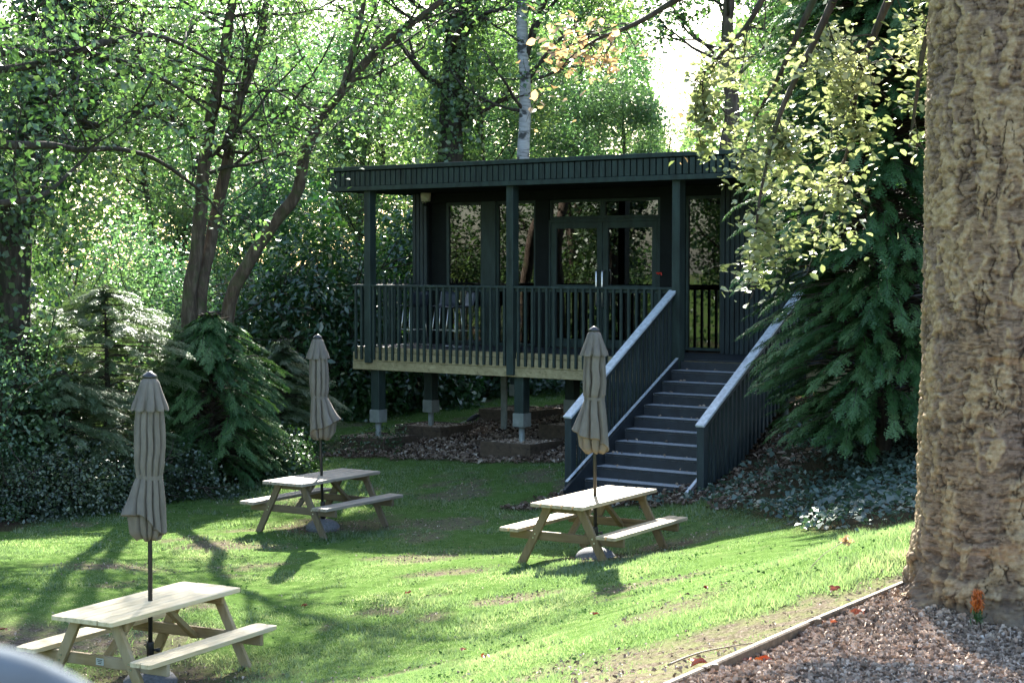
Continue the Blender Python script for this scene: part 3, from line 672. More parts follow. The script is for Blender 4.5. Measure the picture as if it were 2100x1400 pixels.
def parasol(loc, ht, skirt_dir, seed, label, rz, spread=1.0, tilt=(0, 0), ns=8, asym=.8, tie=.63):
    e = empty('parasol', loc, rz, label, 'parasol', 'closed parasols standing through the tables'); rng = np.random.default_rng(seed)
    m = MB(); m.tube([(0, 0, .1), (tilt[0] * .5, tilt[1] * .5, ht * .5), (tilt[0], tilt[1], ht - .04)], .0205, 16); m.build('pole', M_POLE, e, True)
    m = MB(); m.lathe([(0, .13), (.06, .128), (.14, .11), (.2, .075), (.238, .03), (.245, -.03), (.0, -.04)], n=40); b = m.build('base', M_BASE, e, True)
    m = MB(); m.lathe([(.027, .12), (.033, .12), (.033, .36), (.03, .375), (.022, .375)], n=18); m.build('base_tube', M_POLE, b, True)
    m = MB(); m.tube([(.03, 0, .3), (.07, 0, .3)], .011, 8); m.tube([(.07, 0, .285), (.07, 0, .315)], .02, 10); m.build('clamp_knob', M_CAPB, b, True)
    nT, nA = 90, 200; th = np.arange(nA + 1) * 2 * math.pi / nA; zt, zb = ht - .07, ht - 1.44; top = np.array([tilt[0], tilt[1]])
    t = np.linspace(0, 1, nT); z = zt + (zb - zt) * t
    Rr = interp(t, [(0, .06), (.04, .08), (.12, .112), (.3, .122), (.45, .126), (.55, .122), (tie - .02, .113), (tie, .107), (tie + .03, .113), (1, .165 * spread)])
    am = interp(t, [(0, .1), (.12, .3), (.4, .6), (.55, .5), (tie, .34), (.72, .6), (1, .62)])
    ph = rng.uniform(0, 6.28); Gd = np.zeros((nT, nA + 1, 3)); sd = skirt_dir
    fa = 1 + .35 * np.sin(th * 2 + rng.uniform(0, 6)) ; fa[-1] = fa[0]
    wob = np.stack([t * 7, np.zeros(nT), np.zeros(nT)], -1)
    w1 = (fbm(wob + seed, 1, 2) - .5)
    for j in range(nT):
        a = th * ns / 2.0 * 2 / 2 * 1.0
        thw = th * ns / 2 + 1.5 * np.sin(th + ph) + .9 * np.sin(th * 2 + seed); q = np.abs(np.sin(thw + ph + (2.2 * t[j] if t[j] < tie else 2.2 * tie - .9 * (t[j] - tie)) + .8 * w1[j])); fold = np.exp(-(q / .30) ** 1.5)          # sharp inward creases
        f2 = .3 * np.sin(th * 13 + ph * 2 + 4 * t[j]) * .25
        r = Rr[j] * (1 + am[j] * (.12 + .1 * q - .8 * fold * fa) + f2 * am[j] * .5)
        dirw = np.cos(th - sd); k = sstep(tie, 1, t[j]); r = r * (1 + (asym * np.maximum(dirw, 0) ** 2) * np.clip((t[j] - tie) / (1 - tie), 0, 1) * spread)
        r = r * (1 + .06 * (noise(np.stack([np.cos(th) * 2.2 + seed, np.sin(th) * 2.2, np.full(nA + 1, t[j] * 6)], -1), 4) - .5))
        k1 = np.clip((t[j] - tie) / (1 - tie), 0, 1); lift = (.2 * (dirw * .5 + .5) + .03 * np.sin(th * 3 + ph)) * k1 + .03 * (.5 - fold) * k1 ** 3
        off = top * (1 - t[j] * .6)
        Gd[j] = np.stack([r * np.cos(th) + off[0], r * np.sin(th) + off[1], z[j] + lift], -1)
    Gd[:, -1] = Gd[:, 0]
    m = MB(); m.grid(Gd)
    # inner fold: hem turned back up inside so the skirt has an underside
    hem = Gd[-1]; wv = (np.sin(th * 5 + ph) * .012)[:, None] * [0, 0, 1]
    inn = np.stack([hem, hem * [.97, .97, 1] - [0, 0, .016], hem * [.9, .9, 1] + [0, 0, .012], hem * [.78, .78, 1] - [0, 0, .022] + wv, hem * [.7, .7, .0] + [0, 0, zb - .035] + wv * 1.5 + (hem * [0, 0, .3] - [0, 0, .3 * zb]), hem * [.45, .45, 0] + [0, 0, zb - .05] + wv, hem * [.18, .18, 0] + [0, 0, zb - .03]]); m.grid(inn)
    c = m.build('canopy', M_CLOTH, e, True)
    # vent flap
    nV = 16; Gv = np.zeros((nV, nA + 1, 3)); tv = np.linspace(0, 1, nV)
    for j in range(nV):
        q = np.abs(np.sin(th * ns / 2 + 1.1 * np.sin(th + ph) + ph + .3 + .5 * tv[j])); fold = 1.25 * np.exp(-(q / .4) ** 1.5)
        r = interp(tv[j], [(0, .05), (.12, .078), (.55, .112), (.9, .142), (1, .147)]) * (1 + (.06 + .26 * tv[j]) * (.5 - fold) )
        r = np.maximum(r, interp(tv[j], [(0, .05), (1, .118)]))
        Gv[j] = np.stack([r * np.cos(th) + top[0], r * np.sin(th) + top[1], np.full(nA + 1, ht - .055 - .27 * tv[j]) + .018 * tv[j] * (fold - .5)], -1)
    Gv[:, -1] = Gv[:, 0]; m = MB(); m.grid(Gv); m.grid(np.stack([Gv[-1], Gv[-1] - [0, 0, .014]])); m.build('vent_flap', M_CLOTH, c, True)
    # tie strap with a hanging end
    zz = zt + (zb - zt) * tie; jt = int(tie * (nT - 1)); off = top * (1 - tie * .6); rr = np.linalg.norm(Gd[jt, :, :2] - off, axis=1); rr = np.maximum(np.convolve(np.r_[rr[-13:-1], rr, rr[1:13]], np.ones(25) / 25, 'same')[12:-12], rr) + .004
    rows = [np.stack([rr * np.cos(th) + off[0], rr * np.sin(th) + off[1], np.full(nA + 1, zz + dz) + .006 * np.sin(th * 2)], -1) for dz in (-.019, .019)]
    m = MB(); m.grid(np.stack(rows)); a = sd + .3; p = np.array([math.cos(a), math.sin(a)]); r0 = rr.max() + .003
    m.grid(np.array([[[*(off + p * (r0 + .003 * i) + np.array([-p[1], p[0]]) * s * .015), zz - .01 - i * .03] for s in (-1, 1)] for i in range(5)]))
    m.build('tie_strap', M_CLOTH, c, True)
    m = MB(); m.lathe([(0, .0), (.02, -.002), (.03, -.012), (.058, -.03), (.066, -.042), (.064, -.058), (.03, -.06)], (top[0], top[1], ht + .0), 20); m.build('finial_cap', M_CAPB, e, True)
    return e
parasol(TZ[0], 2.78, R(195), 3, 'closed taupe parasol through the fresh pine table, its skirt flaring to one side', 0, .86, (.018, 0), 8, .62)
parasol(TZ[1], 2.75, R(-15), 8, 'closed taupe parasol through the weathered grey table, standing near the stilts', 0, .86, (-.06, 0), 6, .95, .60)
parasol(TZ[2], 2.74, R(190), 5, 'closed taupe parasol through the tan table, in front of the steps', 0, .9, (-.02, 0), 10, .75, .57)
# ------------------------------------------------------------------ bird under the balcony
def bird():
    x, y = PG(968, 876, 26, 36)[:2]; e = empty('bird', G(x, y, .05), R(20), 'small dark long-tailed bird pecking on the mulch beside the second bed', 'bird')
    M = plain('black_plumage', (.015, .015, .02), .5, .2, 12); MBk = plain('pale_tail_edge', (.35, .34, .3), .6, .2, 9)
    pts = smooth_path([(-.12, 0, .075), (-.07, 0, .1), (0, 0, .13), (.07, 0, .155), (.11, 0, .185), (.15, 0, .175), (.17, 0, .168)], 26)
    rad = np.interp(np.linspace(0, 1, 26), [0, .2, .42, .62, .74, .84, .92, 1], [.008, .035, .055, .048, .034, .034, .022, .006]); m = MB(); m.tube(pts, rad, 14); m.build('body', M, e, True)
    m = MB(); m.bar((-.09, 0, .088), (-.27, 0, .035), .035, .006, (0, 0, 1), .002); m.build('tail', MBk, e)
    m = MB(); m.tube([(.165, 0, .17), (.2, 0, .155)], [.009, .001], 8); m.build('beak', M_DARK, e)
    for s in (-1, 1):
        m = MB(); m.tube([(.0, s * .02, .09), (.012, s * .022, .05), (-.005, s * .022, .0)], .004, 6); m.tube([(-.02, s * .022, .002), (.025, s * .022, .002)], .003, 5); m.build('leg', M_DARK, e)
        q = smooth_path([(.06, s * .045, .15), (.0, s * .056, .135), (-.08, s * .035, .1), (-.13, s * .012, .08)], 12); m = MB(); m.tube(q, np.interp(np.linspace(0, 1, 12), [0, .3, 1], [.01, .02, .003]), 8); m.build('wing', M, e, True)
bird()
# ------------------------------------------------------------------ timber edging, near rail
M_EDGE = wood('weathered_edging_timber', (.09, .064, .04), (.2, .15, .1), .8, 0, 1, (.12, .09, .06))
def edging():
    pts = [np.append(p, 0) for p in EDGE]; e = empty('timber_edging', G(*EDGE[1]), 0, 'weathered timber edging board beside the leaf litter path', 'edging'); L = np.array(e.location)
    for a, b in zip(EDGE[:-2], EDGE[1:-1]):
        za, zb = gz1(*a), gz1(*b); m = MB(); A = np.array([*a, za + .005]) - L; Bv = np.array([*b, zb + .005]) - L; d = unit(Bv - A); m.bar(A + d * .003, Bv - d * .003, .04, .13, (0, 0, 1), .008)
        o = m.build('board', M_EDGE, e)
    for k in range(1, 4):
        a = EDGE[k]; d = unit(EDGE[k + 1] - a); nrm = np.array([d[1], -d[0]]); p = a + nrm * .05 + d * .04; m = MB(); m.box(np.array([*p, gz1(*p) + .0]) - L, (.04, .04, .16), None, .006); m.build('peg', M_EDGE, e)
edging()
m = MB(); a = P(-420, 1352, .98); b = P(-60, 1378, 1.0); c = P(110, 1432, 1.03); d = P(300, 1560, 1.05)
m.tube(smooth_path([a, b, c, d], 30) , .018, 20); M_RAIL = plain('pale_painted_rail', (.15, .17, .185), 1.0, .12, 20, .0, 0, .1)
rl = empty('metal_rail', (a[0], a[1], gz1(a[0], a[1])), 0, 'pale out-of-focus rail curving through the near bottom corner of the view', 'rail')
Lr = np.array(rl.location); m.V = [v - Lr for v in m.V]; m.build('tube', M_RAIL, rl, True)
m = MB(); q = smooth_path([a, b, c, d], 30)[28]; m.tube([q - Lr, np.array([q[0], q[1], gz1(q[0], q[1]) - .1]) - Lr], .016, 14); m.build('post', M_RAIL, rl, True)
# ------------------------------------------------------------------ bark
def barkmat(name, lo, mid, hi, scale=(14, 14, 3), s2=5, bst=.8, moss=None):
    m, nt, b, _ = new_mat(name); v = coords(nt, 'Object', scale); f = nz(nt, 1.0, 6, .65, v, .4); g = nz(nt, s2, 3, .5, coords(nt))
    c = ramp(nt, f, [(.3, lo), (.5, mid), (.72, hi)])
    if moss: c = mixc(nt, ramp(nt, g, [(.5, (0, 0, 0)), (.7, (.6, .6, .6))]), c, moss)
    nt.links.new(c, b.inputs['Base Color']); b.inputs['Roughness'].default_value = .9; b.inputs['Specular IOR Level'].default_value = .2; bump(nt, b, f, bst, .02); return m
M_BARK = barkmat('brown_bark', (.035, .026, .02), (.075, .055, .042), (.15, .12, .095), moss=(.05, .07, .025))
M_BARKD = barkmat('dark_bark', (.02, .017, .014), (.045, .036, .03), (.09, .075, .06), moss=(.03, .045, .02))
def birchbark():
    m, nt, b, _ = new_mat('birch_bark'); v = coords(nt, 'Object', (3, 3, 14)); f = nz(nt, 1.0, 5, .6, v, .5); g = nz(nt, 2.2, 3, .6, coords(nt, 'Object', (1.5, 1.5, 2.2)))
    c = ramp(nt, f, [(.3, (.1, .1, .1)), (.42, (.27, .27, .27)), (.7, (.42, .42, .42))]); c = mixc(nt, ramp(nt, g, [(.56, (0, 0, 0)), (.63, (1, 1, 1))]), c, (.04, .04, .04))
    nt.links.new(c, b.inputs['Base Color']); b.inputs['Roughness'].default_value = .7; return m
M_BIRCH = birchbark()
# ------------------------------------------------------------------ leaf colours
L_HAZEL = leafmat('bright_tree_leaves', (.04, .09, .025), (.075, .148, .05), (.15, .215, .085), .58, .07, (1.08, 1.22, .75))
L_MID = leafmat('mid_green_leaves', (.05, .105, .04), (.09, .17, .07), (.17, .235, .11), .6, .06, (1.2, 1.3, .65))
L_COOL = leafmat('cool_green_leaves', (.045, .105, .055), (.08, .165, .085), (.145, .225, .11), .58, .06, (1.1, 1.3, .75))
L_LAUREL = leafmat('glossy_laurel_leaves', (.014, .05, .017), (.028, .09, .03), (.06, .135, .04), .34, .08, (1.2, 1.4, .5), .28)
L_IVY = leafmat('ivy_leaves', (.014, .036, .015), (.03, .066, .028), (.07, .115, .05), .32, .05, (1.2, 1.35, .6), .42)
L_GROUND = leafmat('groundcover_leaves', (.03, .06, .046), (.055, .098, .076), (.09, .14, .105), .32, .08, (1.1, 1.3, .7), .45)
L_BEECH = leafmat('pale_beech_leaves', (.1, .13, .05), (.2, .235, .11), (.36, .38, .21), .5, .08, (1.12, 1.14, .85))
L_COPPER = leafmat('orange_beech_leaves', (.26, .17, .09), (.4, .27, .15), (.48, .36, .22), .5, .06, (1.15, 1.05, .85))
L_CYP = leafmat('cypress_sprays', (.022, .062, .018), (.045, .11, .034), (.11, .19, .075), .3, .03, (1.1, 1.3, .7), .4, .05)
L_FEATH = leafmat('feathery_sprays', (.05, .09, .04), (.09, .145, .06), (.17, .22, .12), .5, .06, (1.1, 1.2, .7), .4, .05)
L_BRAMB = leafmat('bramble_leaves', (.012, .027, .012), (.03, .056, .024), (.075, .11, .05), .32, .08, (1.2, 1.3, .6), .35)
def tree_root(name, p, label, cat, group=None): return empty(name, p, 0, label, cat, group)
def stems_mesh(stems, e, mat, name='trunk', n=12):
    L = np.array(e.location); out = []
    for pts, rad in stems:
        q = smooth_path(pts, 40); r = np.interp(np.linspace(0, 1, 40), np.linspace(0, 1, len(rad)), rad)
        q = q + (np.stack([noise(q * 2.3, 1), noise(q * 2.3, 2), noise(q * 2.3, 3)], -1) - .5) * .045
        m = MB(); m.tube(q - L, r * (1 + .16 * (noise(q * 5, 4) - .5)), n); m.build(name, mat, e, True); out.append((q, r))
    return out
def crown_from(stem_qs, e, seed, nbr, Lr, tmin, leafn, leafL, lmat, bmat, sig=.2, depth=2, up=.7, asp=.62, lift=.2, dirb=None, six=False, droop=.2, tintsc=.8, twig=True, rr=.35):
    rng = np.random.default_rng(seed); L = np.array(e.location); mb = MB(); an = []
    for q, r in stem_qs:
        for k in range(nbr):
            t = rng.uniform(tmin, 1) * (len(q) - 1); i = int(min(t, len(q) - 2)); p = q[i]; a = rng.uniform(0, 2 * math.pi)
            d = np.array([math.cos(a), math.sin(a), rng.uniform(.05, .75)])
            if dirb is not None: d = d + np.array(dirb)
            grow(mb, an, p - L, d, rng.uniform(*Lr), max(r[i] * rr, .012), depth, rng, lift=lift)
    if mb.n and twig: mb.build('branch', bmat, e, True)
    an = np.array(an); C = an[rng.integers(0, len(an), leafn)] + rng.normal(size=(leafn, 3)) * sig * np.array([1, 1, .7])
    foliage('crown', C, leafL, lmat, e, clump_tint(C + L, tintsc, seed), rng=rng, asp=asp, up=up, six=six, droop=droop)
# A twin-stemmed leaning tree on the left
def tree_twin():
    p0 = P(388, 660, 29.5); g = gz1(p0[0], p0[1]); e = tree_root('twin_stemmed_tree', (p0[0], p0[1], g), 'bright green leafy tree with two close dark stems rising behind the feathery bushes', 'tree')
    b = np.array([p0[0], p0[1], g - .1])
    S = [([b, P(386, 650, 29.5), P(404, 500, 29.6), P(422, 320, 29.4), P(452, 150, 29), P(480, 0, 28.6), P(520, -140, 28.3)], [.16, .13, .12, .11, .095, .08, .05]),
         ([b + [.18, .1, 0], P(408, 640, 29.7), P(436, 480, 29.9), P(468, 320, 30), P(490, 210, 30.2), P(535, 70, 30.5), P(560, -100, 30.8)], [.15, .125, .11, .1, .085, .07, .04])]
    Q = stems_mesh(S, e, M_BARK)
    crown_from(Q, e, 21, 22, (1.6, 3.6), .46, 10500, .095, L_HAZEL, M_BARKD, .24, 2, .9, .62, .12, (-.4, .0, -.1))
tree_twin()
def tree_lean():
    p0 = P(452, 672, 30.5); g = gz1(p0[0], p0[1]); e = tree_root('leaning_tree', (p0[0], p0[1], g), 'slender dark tree bending right from the bushes and leaning over toward the pavilion roof', 'tree')
    b = np.array([p0[0] - .1, p0[1], g - .1])
    S = [([b, P(465, 645, 30.5), P(510, 540, 30.5), P(560, 460, 30.5), P(608, 395, 30.4), P(625, 320, 30.3), P(655, 245, 30.2), P(700, 190, 30), P(770, 105, 29.8), P(850, 45, 29.6), P(940, -20, 29.4), P(1050, -90, 29)], [.14, .125, .12, .115, .11, .1, .095, .085, .075, .06, .05, .03]),
         ([P(700, 190, 30), P(735, 60, 30.3), P(762, -60, 30.5), P(800, -160, 30.8)], [.06, .045, .035, .02])]
    Q = stems_mesh(S, e, M_BARK, n=10)
    crown_from(Q, e, 22, 14, (1.2, 2.8), .56, 5500, .10, L_HAZEL, M_BARKD, .24, 2, .8, .62, .15, (.2, .1, .1))
tree_lean()
# overhanging bough at the upper left, from a tree rooted out of frame to the left
def tree_bough():
    x, y = -10.2, 20.5; g = gz1(x, y); e = tree_root('overhanging_tree', (x, y, g), 'dark-twigged tree reaching in from the left edge with thin arching branches', 'tree')
    S = [([(x, y, g - .1), (x + .1, y, g + 3), (x + .3, y, g + 6), (x + .6, y + .1, g + 8.5)], [.22, .19, .15, .08])]
    Q = stems_mesh(S, e, M_BARKD)
    T = [([(x + .2, y, g + 4.6), P(-40, 300, 21), P(150, 305, 22), P(300, 320, 23), P(420, 400, 24), P(470, 480, 24.5)], [.09, .06, .04, .03, .02, .01]),
         ([(x + .3, y, g + 6.5), P(60, 110, 21), P(240, 80, 21.5), P(330, 75, 22), P(480, 150, 23)], [.08, .06, .045, .03, .012]),
         ([(x + .3, y, g + 5.6), P(30, 140, 21), P(180, 110, 21.5), P(330, 160, 22.5), P(440, 240, 23)], [.08, .05, .04, .028, .01]),
         ([(x + .2, y, g + 3.7), P(-20, 420, 21), P(90, 400, 21.5), P(160, 340, 22), P(210, 280, 22)], [.07, .045, .03, .02, .01])]
    Q2 = stems_mesh(T, e, M_BARKD, 'bough', 7)
    crown_from(Q2, e, 33, 7, (.8, 2.0), .2, 3600, .095, L_HAZEL, M_BARKD, .16, 2, .6, .6, .05, (.3, 0, -.15))
tree_bough()
def ivy_tree(name, path, rad, seed, label, n, spread, mat=L_IVY, topn=0, leaf=.1):
    b = np.array(path[0]); g = gz1(b[0], b[1]); e = tree_root(name, (b[0], b[1], g), label, 'tree'); L = np.array(e.location)
    Q = stems_mesh([([np.array([b[0], b[1], g - .1])] + list(path[1:]), rad)], e, M_BARKD, n=14); rng = np.random.default_rng(seed)
    q, r = Q[0]; i = rng.integers(2, len(q) - 1, n); f = rng.random(n)[:, None]; p = q[i] * (1 - f) + q[i + 1 if False else np.minimum(i + 1, len(q) - 1)] * f
    d = unit(rng.normal(size=(n, 3)) * [1, 1, .35]); lump = .35 + 1.1 * fbm(p * 1.1 + d * .8, seed, 3) ** 1.5 * 1.6
    C = p + d * (r[i][:, None] + rng.random((n, 1)) ** .7 * spread * lump[:, None]) - L
    foliage('ivy', C, leaf, mat, e, clump_tint(C + L, 1.4, seed), rng=rng, up=.2, asp=.85, out=d * 1.1)
    if topn: crown_from([(q, r)], e, seed + 1, 12, (1.2, 2.6), .35, topn, .1, L_MID, M_BARKD, .25, 2)
ivy_tree('ivy_clad_tree', [P(20, 620, 27.5), P(30, 500, 27.5), P(60, 320, 27.5), P(100, 140, 27.6), P(135, 0, 27.7), P(160, -120, 27.8)], [.3, .27, .25, .23, .2, .15], 41, 'thick tree cloaked in dark ivy at the left edge of the view', 9000, .75, topn=4500)
ivy_tree('ivy_clad_tree', [P(925, 640, 43), P(925, 330, 43), P(930, 150, 43), P(945, 0, 43), P(950, -120, 43)], [.35, .32, .3, .27, .2], 43, 'dark ivy-covered tree standing behind the middle of the pavilion roof', 6500, .7, mat=L_MID, topn=4500, leaf=.12)
def birch():
    p0 = P(1068, 620, 41); g = gz1(p0[0], p0[1]); e = tree_root('silver_birch', (p0[0], p0[1], g), 'pale grey birch trunk rising straight behind the pavilion roof', 'tree')
    S = [([(p0[0], p0[1], g - .1), P(1068, 450, 41), P(1073, 330, 41), P(1078, 200, 41), P(1072, 90, 41), P(1070, -20, 41), P(1066, -160, 41)], [.17, .16, .145, .135, .13, .12, .09])]
    Q = stems_mesh(S, e, M_BIRCH)
    T = [([P(1074, 140, 41), P(1095, 60, 41.2), P(1125, -20, 41.3), P(1150, -120, 41.5)], [.09, .08, .07, .05]), ([P(1078, 170, 41), P(1130, 100, 41), P(1170, 60, 41.2), P(1215, 10, 41.4)], [.05, .04, .03, .015]), ([P(1077, 120, 41), P(1110, 40, 40.8), P(1145, -5, 40.6), P(1170, -60, 40.5)], [.06, .05, .04, .02]), ([P(1080, 150, 41), P(1140, 110, 40.5), P(1190, 85, 40.3), P(1250, 60, 40)], [.04, .03, .02, .01])]
    Q2 = stems_mesh(T, e, M_BARKD, 'limb', 8)
    crown_from(Q2 + Q, e, 52, 6, (1, 2.4), .45, 4500, .11, L_MID, M_BARKD, .25, 2)
birch()
def bent():
    p0 = P(1490, 620, 38); g = gz1(p0[0], p0[1]); e = tree_root('bent_tree', (p0[0], p0[1], g), 'grey-brown kinked tree trunk above the right part of the pavilion roof', 'tree')
    S = [([(p0[0], p0[1], g - .1), P(1485, 420, 38), P(1492, 310, 38), P(1502, 240, 38), P(1497, 170, 38), P(1490, 105, 38), P(1494, 10, 38), P(1500, -100, 38)], [.2, .19, .18, .165, .15, .14, .12, .09])]
    Q = stems_mesh(S, e, M_BARK); crown_from(Q, e, 57, 12, (1, 2.6), .55, 5000, .11, L_HAZEL, M_BARKD, .25, 2)
bent()
# ------------------------------------------------------------------ woodland trees behind (three kinds, copied)
def wood_tree(name, seed, H, lmat, leafn, leafL, rad=.14, wide=(1.6, 3.4), label='', loc=(0, 0, 0)):
    e = tree_root(name, loc, label, 'tree', 'woodland trees behind the pavilion'); rng = np.random.default_rng(seed); L = np.array(e.location)
    x = np.cumsum(rng.normal(size=(7, 2)) * .22, 0); pts = [np.array([*(x[i] - x[0]), i * H / 6 - .1]) + L for i in range(7)]
    Q = stems_mesh([(pts, np.linspace(rad, rad * .3, 7))], e, M_BARK, n=9)
    crown_from(Q, e, seed, 30, wide, .08, leafn, leafL, lmat, M_BARKD, .36, 2, .8, .62, .25, tintsc=.6)
    return e
spots = [(-12.5, 41, 0, .75, 'leafy tree at the far left of the wood, beyond the ivy-clad edge tree'), (-9.2, 45, 1, .72, 'mid green tree seen left of the two close stems'), (-6.4, 41.5, 2, .68, 'cool green tree directly behind the two close stems'),
         (-3.6, 46, 0, .75, 'bright leafy tree in the gap between the twin stems and the leaning trunk'), (-4.9, 52, 1, .9, 'hazy mid green tree deep in the wood behind the leaning trunk'), (-1.4, 49, 2, .85, 'cool green tree just left of the dark ivy-covered trunk'), (-.2, 44.5, 1, .66, 'leafy tree filling the space between the ivy-covered trunk and the birch'),
         (1.9, 50, 0, .85, 'pale green tree right of the birch trunk'), (3.0, 45, 2, .62, 'low bushy tree just above the roof left of the bright sky gap'), (8.3, 49, 1, 1.0, 'tree on the right of the sky gap behind the kinked trunk'), (4.7, 52, 0, .52, 'low bright tree beneath the bright sky gap'), (10.2, 45, 2, 1.1, 'tree behind the cypress at the right'), (11.5, 47, 0, 1.1, 'rightmost woodland tree hidden behind the big bark trunk'), (-10.5, 54, 2, .85, 'tall distant tree at the left of the wood'), (1.0, 57, 1, .85, 'distant tree behind the birch'), (-7.5, 57, 0, .9, 'distant bright tree behind the twin stems')]
protos = {}
for (x, y, k, s, lab) in spots:
    g = gz1(x, y)
    if k not in protos:
        o = wood_tree('woodland_tree', 61 + k, (11.5, 12.5, 11)[k], (L_HAZEL, L_MID, L_COOL)[k], 29000, .112, .15, label=lab, loc=(x, y, g)); protos[k] = o
    else:
        o = copy_tree(protos[k]); o.location = (x, y, g); o['label'] = lab; o.rotation_euler.z = RNG.uniform(0, 6.28)
    o.scale = (s, s, s)
# ------------------------------------------------------------------ shrubs: leaf shells round a lumpy body
def shrub(name, c, rx, ry, h, n, leaf, mat, seed, label, asp=.6, cat='shrub', group=None, up=.5, shell=.5, droop=.1, sticks=14, lump=.5, tintsc=1.0):
    g = gz1(c[0], c[1]); e = tree_root(name, (c[0], c[1], g), label, cat, group); rng = np.random.default_rng(seed)
    mb = MB(); an = []
    for k in range(sticks):
        a = rng.uniform(0, 6.28); d = np.array([math.cos(a) * rx, math.sin(a) * ry, h * rng.uniform(.5, 1.1)]); grow(mb, an, np.array([math.cos(a) * .12, math.sin(a) * .12, -.05]), d, np.linalg.norm(d) * rng.uniform(.6, .85), .03, 1, rng, lift=.1, nt=5)
    mb.build('stems', M_BARKD, e, True)
    d = unit(rng.normal(size=(n, 3))); d[:, 2] = np.abs(d[:, 2]) * 1.0 - .12 * rng.random(n); d = unit(d)
    L = np.array([c[0], c[1], g]); lum = 1 + lump * (fbm(d * 2.1 + seed * 3.1, seed, 3) - .5) * 2
    rr = (1 - shell * rng.random(n) ** 1.6) * lum; C = d * rr[:, None] * [rx, ry, h]
    C += rng.normal(size=(n, 3)) * .08; C[:, 2] = np.maximum(C[:, 2], .02)
    foliage('foliage', C, leaf, mat, e, clump_tint(C + L, tintsc, seed), rng=rng, asp=asp, up=up, out=d * .9, droop=droop)
    return e
def at(px, d): return ((px - 1050) / FPX * d, d)
shrub('laurel_bush', at(640, 37), 2.0, 1.6, 4.7, 15000, .15, L_LAUREL, 71, 'big dark glossy laurel left of the balcony', .42, droop=.4)
shrub('laurel_bush', at(830, 38.5), 1.9, 1.5, 5.0, 14000, .15, L_LAUREL, 72, 'dark glossy laurel seen through the open side of the balcony', .42, droop=.4)
shrub('laurel_bush', at(985, 40.5), 2.0, 1.4, 3.6, 9000, .15, L_LAUREL, 73, 'laurel in the shade beneath and behind the pavilion floor', .42, droop=.4)
shrub('laurel_bush', at(1180, 42), 2.2, 1.4, 3.4, 6000, .15, L_LAUREL, 74, 'dim laurel glimpsed between the stilts near the steps', .42, droop=.4)
shrub('understorey_bush', at(300, 34), 1.9, 1.4, 4.4, 20000, .078, L_COOL, 75, 'light cool green bush left of the two close stems', tintsc=.9)
shrub('understorey_bush', at(110, 33), 2.0, 1.4, 4.2, 20000, .078, L_MID, 76, 'mid green bush by the ivy-clad tree at the left edge')
shrub('understorey_bush', at(520, 36.5), 1.6, 1.2, 3.6, 14000, .08, L_HAZEL, 77, 'yellow-green bush glowing behind the base of the leaning trunk')
shrub('understorey_bush', at(-60, 27), 1.9, 1.6, 3.4, 15000, .075, L_COOL, 78, 'bush cut by the left edge of the view above the brambles')
shrub('bramble_thicket', at(40, 25.8), 1.5, .9, .9, 13000, .055, L_BRAMB, 79, 'dark bramble thicket at the left edge of the lawn', .6, lump=.7)
shrub('bramble_thicket', at(190, 26.6), 1.3, .9, .9, 13000, .055, L_BRAMB, 80, 'dark bramble thicket just left of the nearest parasol', .6, lump=.7)
shrub('bramble_thicket', at(330, 27.6), 1.2, .8, .85, 11000, .055, L_BRAMB, 81, 'low dark bramble behind the nearest parasol', .6, lump=.7)
shrub('laurel_bush', at(1600, 36.5), 2.6, 1.3, 2.2, 7000, .15, L_LAUREL, 84, 'dim laurel low behind the stilts at the right end of the pavilion', .42, droop=.4)
shrub('ivy_mound', at(520, 29.6), 1.1, .8, .75, 8500, .062, L_IVY, 82, 'dark ivy mound at the foot of the green cypress bush', .8, lump=.6)
shrub('ivy_mound', at(565, 31.4), .8, .7, .55, 6000, .062, L_IVY, 83, 'ivy mound left of the second parasol, at the lawn corner', .8, lump=.6)
# ------------------------------------------------------------------ conifers made of flat sprays
def spray_template(rng, L=.5, nb=9, sub=5, w=.028):
    """flat pinnate spray along +x, drooping tip; returns quads (n,4,3)"""
    Q = []
    def blade(p, d, l, wd, n):
        s = np.cross(n, d); s /= np.linalg.norm(s); Q.append([p, p + d * l * .5 + s * wd * .5, p + d * l, p + d * l * .5 - s * wd * .5])
    sp = lambda t: np.array([t * L, 0, -.22 * L * t * t])
    for k in range(nb):
        t = (k + .6) / nb; p = sp(t); bl = L * .42 * (math.sin(math.pi * min(1, .18 + t * .9)) * .9 + .1)
        for sg in (-1, 1):
            d = unit(np.array([.75, sg * (.75 - .25 * t), -.18 - .25 * t]) + rng.normal(size=3) * .1); n = unit(np.array([.1, 0, 1]) + rng.normal(size=3) * .2)
            for j in range(sub):
                u = (j + .3) / sub; q = p + d * bl * u + np.array([0, 0, -.25 * bl * u * u])
                for s2 in (-1, 1):
                    d2 = unit(d * .8 + np.array([.3, s2 * .55, -.25]) + rng.normal(size=3) * .12); blade(q, d2, bl * .34 * (1.15 - u), w, n)
    blade(sp(.85), unit(np.array([1., 0, -.5])), L * .22, w, np.array([0, 0, 1.]))
    return np.array(Q)
FSH = lambda t: np.interp(t, [0, .15, .4, .65, .85, 1], [.85, 1.0, 1.0, .9, .6, .2])
